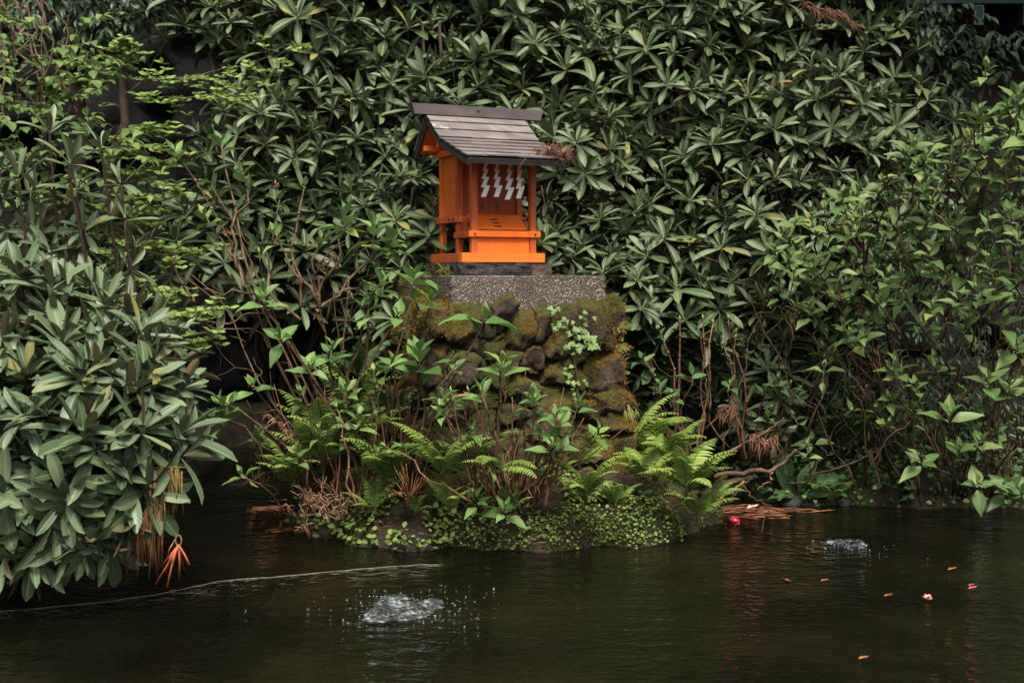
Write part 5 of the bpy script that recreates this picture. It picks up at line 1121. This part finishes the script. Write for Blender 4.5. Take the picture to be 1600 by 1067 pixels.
bubbler("frothing hump of white water where the larger bubbler breaks the near surface", B1, .30, .34, .034, 130, 2, ((-.15, .1, .16, 1.0), (.35, .0, .22, .55), (-.3, -.55, .18, .4), (.05, -.2, .4, .35)))
bubbler("low grey froth of the smaller bubbler off the islet's tip", B2, .20, .24, .012, 26, 9, ((.2, .2, .35, .7), (-.3, .1, .2, .4), (.5, -.2, .3, .4)))

# ------------------------------------------------------------------ far eaves and boulder
ev = thing("temple_eaves", "dark teal roof eaves with square rafter ends high in the corner", "roof", at(1500, 0, 10.6))
M['teal'] = rough_mat("dark_teal_paint", [(.3, (.022, .045, .055)), (.7, (.05, .09, .105))], 14, .5, .3, .003); M['teal_l'] = rough_mat("pale_teal_paint", [(.3, (.10, .16, .17)), (.7, (.18, .26, .27))], 20, .5, .2, .002)
e0 = at(1500, 0, 10.6); sc = 10.6 / FPX
def eb(name, x0, x1, y0, y1, d0, d1, mat, par=ev, **k): return box_part(name, par, M[mat], ((x0 - 1500) * sc, d0, -y1 * sc), ((x1 - 1500) * sc, d1, -y0 * sc), .004, **k)
eb("fascia", 1427, 1820, -16, 6, 0, .06, 'teal'); eb("drip_board", 1420, 1820, -26, -17, -.05, .06, 'dkwood'); eb("soffit", 1430, 1820, -20, 5, .062, 1.4, 'dkwood'); eb("wall_beam", 1535, 1820, 6, 36, .5, .7, 'dkwood')
for x in (1454, 1530, 1606, 1682):
    rf = eb("rafter", x - 7, x + 7, 9, 38, .02, 1.3, 'dkwood'); cap = eb("rafter_cap", x - 7.5, x + 7.5, 8, 39, .0, .018, 'teal', ev)
    for (a0, a1, b0, b1) in ((-7, -5, 8.5, 38.5), (5, 7, 8.5, 38.5), (-4.8, 4.8, 8.5, 10.5), (-4.8, 4.8, 36.5, 38.5)): eb("cap_trim", x + a0, x + a1, b0, b1, -.006, -.001, 'teal_l', cap)
M['rockg'] = rough_mat("grey_boulder_rock", [(.3, (.02, .02, .019)), (.6, (.05, .048, .044)), (.8, (.12, .115, .105))], 6, .85, 1., .02)
for (x, y, Y, r, lb) in ((1415, 500, 9.2, .5, "large grey boulder glimpsed behind the hydrangea stems"), (1560, 640, 8.8, .4, "grey boulder low behind the sparse hydrangea"), (1600, 520, 9.0, .45, "pale boulder behind the tall hydrangea at the edge")):
    V, F = blob((0, 0, 0), (r, r * .7, r * .8), Y * 3 + x, .3); single("boulder", mesh_from("boulder", V, np.array(F), None, None, True, M['rockg']), None, lb, "boulder", at(x, y, Y), "boulders on the far bank")
for k_ in range(9):
    x = rng.uniform(1.35, 3.6); y = float(back_edge(x)) + rng.uniform(-.06, .06); r = rng.uniform(.03, .065); V, F = blob((0, 0, 0), (r * 1.4, r, r * .8), k_ + 50, 0, 2)
    px_, _, _ = proj((x, y, 0)); single("edge_stone", mesh_from("edge_stone", V, np.array(F), None, None, True, M['rockg']), None, "wet dark stone set along the waterline of the far bank", "stone", (x, y, .008), "edge stones of the far bank")
# yellow grass tuft on the plinth, fringe plants on the pedestal's edge
def tuftgrass(label, pos, n, L, spread, mat, out):
    mb = MB()
    for _ in range(n):
        d = unit(np.array(out) + rng.normal(0, spread, 3)); x = unit(np.cross(d, (0, 1, .2))); l = L * rng.uniform(.5, 1.1); w_ = .0028; q = rng.normal(0, .014, 3)
        mb.add([q - x * w_, q + x * w_, q + d * l * .6 + x * w_, q + d * l * .6 - x * w_, q + d * l + [0, 0, -.15 * l]], [(0, 1, 2, 3), (3, 2, 4)], [(0, 0), (1, 0), (1, .6), (0, .6), (.5, 1)], rng.random() * .9)
    single("grass_tuft", mb, M[mat], label, "grass tuft", pos, "tufts growing out of the pedestal")
M['yel'] = leaf_mat('yellow_blade', (.16, .17, .03), (.26, .27, .05), (.36, .36, .10), (.2, .2, .05), .5, .2, (.3, .3, .1), .05, .1)
tuftgrass("spiky yellow tuft on the mossy side of the plinth", at(697, 425, 7.28), 26, .065, .55, 'yel', (-.1, -.5, .6))
tuftgrass("pale fringe of leaflets high on the pedestal's mossy edge", at(972, 510, 7.35), 22, .055, .45, 'yel', (.8, -.3, .1))
tuftgrass("second pale fringe lower on the pedestal's mossy edge", at(970, 540, 7.36), 14, .05, .4, 'yel', (.8, -.2, -.3))
tuftgrass("white-dotted sprig sticking out of the pedestal's mossy edge", at(972, 568, 7.34), 6, .07, .15, 'yel', (.9, -.3, .5))
tuftgrass("yellow moss tassel hanging by the arching fern", at(984, 640, 7.1), 30, .05, .3, 'yel', (.3, -.3, -1))

# ------------------------------------------------------------------ pick each plant's best-seen leaves, make them objects, join the rest
bpy.context.view_layer.update()
allV, allF, owner, k, lid = [], [], [], 0, 0
for pi, P in enumerate(PLANTS):
    P.M = np.array(P.M); P.T = np.array(P.T)
    P.first = lid; lid += len(P.M)
    pr = np.array([P.tm[t][0][P.tm[t][3]] for t in P.T])
    Wp = np.einsum('nij,nkj->nki', P.M[:, :3, :3], pr) + P.M[:, None, :3, 3]; P.W = Wp
    allV.append(Wp.reshape(-1, 3)); base = k + np.arange(len(P.M))[:, None] * 6
    allF.append(np.stack([base + [0, 1, 2, 3], base + [3, 2, 4, 5]], 1).reshape(-1, 4)); k += len(P.M) * 6
allV = np.concatenate(allV); allF = np.concatenate(allF); nleafF = len(allF)
ob = []
for lo, hi, o3 in (((-.03, -.03, -.1), (SW + .03, SD, 1.4), (0, 0, 0)), ((0.05, .2, .3), (.48, .5, .8), (OX, OY, OZ)), ((0, 0, 0), (.526, .5, .16), (OX, OY, OZ))):
    for i in (0, 1):
        for j in (0, 1):
            for q in (0, 1): ob.append(to_w(np.array(o3) + [(lo, hi)[i][0], (lo, hi)[j][1], (lo, hi)[q][2]]))
obF = [tuple(len(allV) + b * 8 + np.array(f)) for b in range(3) for f in ((0, 1, 3, 2), (4, 6, 7, 5), (0, 4, 5, 1), (2, 3, 7, 6), (0, 2, 6, 4), (1, 5, 7, 3))]
bvh = BVHTree.FromPolygons([tuple(v) for v in np.concatenate([allV, np.array(ob)])], [tuple(f) for f in allF] + obF)
cv = Vector(CAMP)
for P in PLANTS:
    n = len(P.M); sc_ = np.zeros(n)
    if n == 0: continue
    for i in range(n):
        w4 = P.W[i]; pts3 = [(w4[0] + w4[1]) / 2 * .35 + (w4[2] + w4[3]) / 2 * .65, (w4[2] + w4[3]) / 2, (w4[2] + w4[3]) / 2 * .35 + (w4[4] + w4[5]) / 2 * .65]; seen = 0
        for q in pts3:
            x, y, f = proj(q)
            if not (0 <= x < 1600 and 0 <= y < 1067): continue
            d = Vector(q) - cv; hit = bvh.ray_cast(cv, d.normalized(), d.length + .05)
            if hit[2] is not None and hit[2] // 2 == P.first + i: seen += 1
        xs, ys, f = proj(w4); area = abs(np.sum(xs[[0, 1, 2, 4, 5, 3]] * np.roll(ys[[0, 1, 2, 4, 5, 3]], -1) - ys[[0, 1, 2, 4, 5, 3]] * np.roll(xs[[0, 1, 2, 4, 5, 3]], -1))) / 2
        sc_[i] = seen * area + seen * 2
    order = np.argsort(-sc_); own = order[:P.cap]
    if n <= P.cap: own = order
    else: own = own[sc_[own] > 0]
    tm_me = [mesh_from("leaf", V, F, U, np.zeros(len(V)), True, P.mat) for V, F, U, _ in P.tm]
    off = Matrix.Translation(-Vector(P.loc))
    for i in own:
        o = bpy.data.objects.new(P.leaf, tm_me[P.T[i]]); COL.objects.link(o); o.parent = P.root; o.matrix_basis = off @ Matrix(P.M[i])
    rest = np.setdiff1d(np.arange(n), own)
    if len(rest):
        Vs, Fs, Us, Rs, k = [], [], [], [], 0
        for t, (V, F, U, _) in enumerate(P.tm):
            ii = rest[P.T[rest] == t]
            if not len(ii): continue
            Wv = np.einsum('nij,kj->nki', P.M[ii][:, :3, :3], V) + P.M[ii][:, None, :3, 3] - P.loc; nv = len(V)
            Vs.append(Wv.reshape(-1, 3)); Fs.append((F[None] + (k + np.arange(len(ii)) * nv)[:, None, None]).reshape(-1, F.shape[1])); Us.append(np.tile(U, (len(ii), 1))); Rs.append(np.repeat(rng.random(len(ii)), nv)); k += nv * len(ii)
        link("foliage", mesh_from("foliage", np.concatenate(Vs), np.concatenate(Fs), np.concatenate(Us), np.concatenate(Rs), True, P.mat), P.root, kind='stuff')
print("LEAVES", lid, "OBJECTS", len(bpy.data.objects))
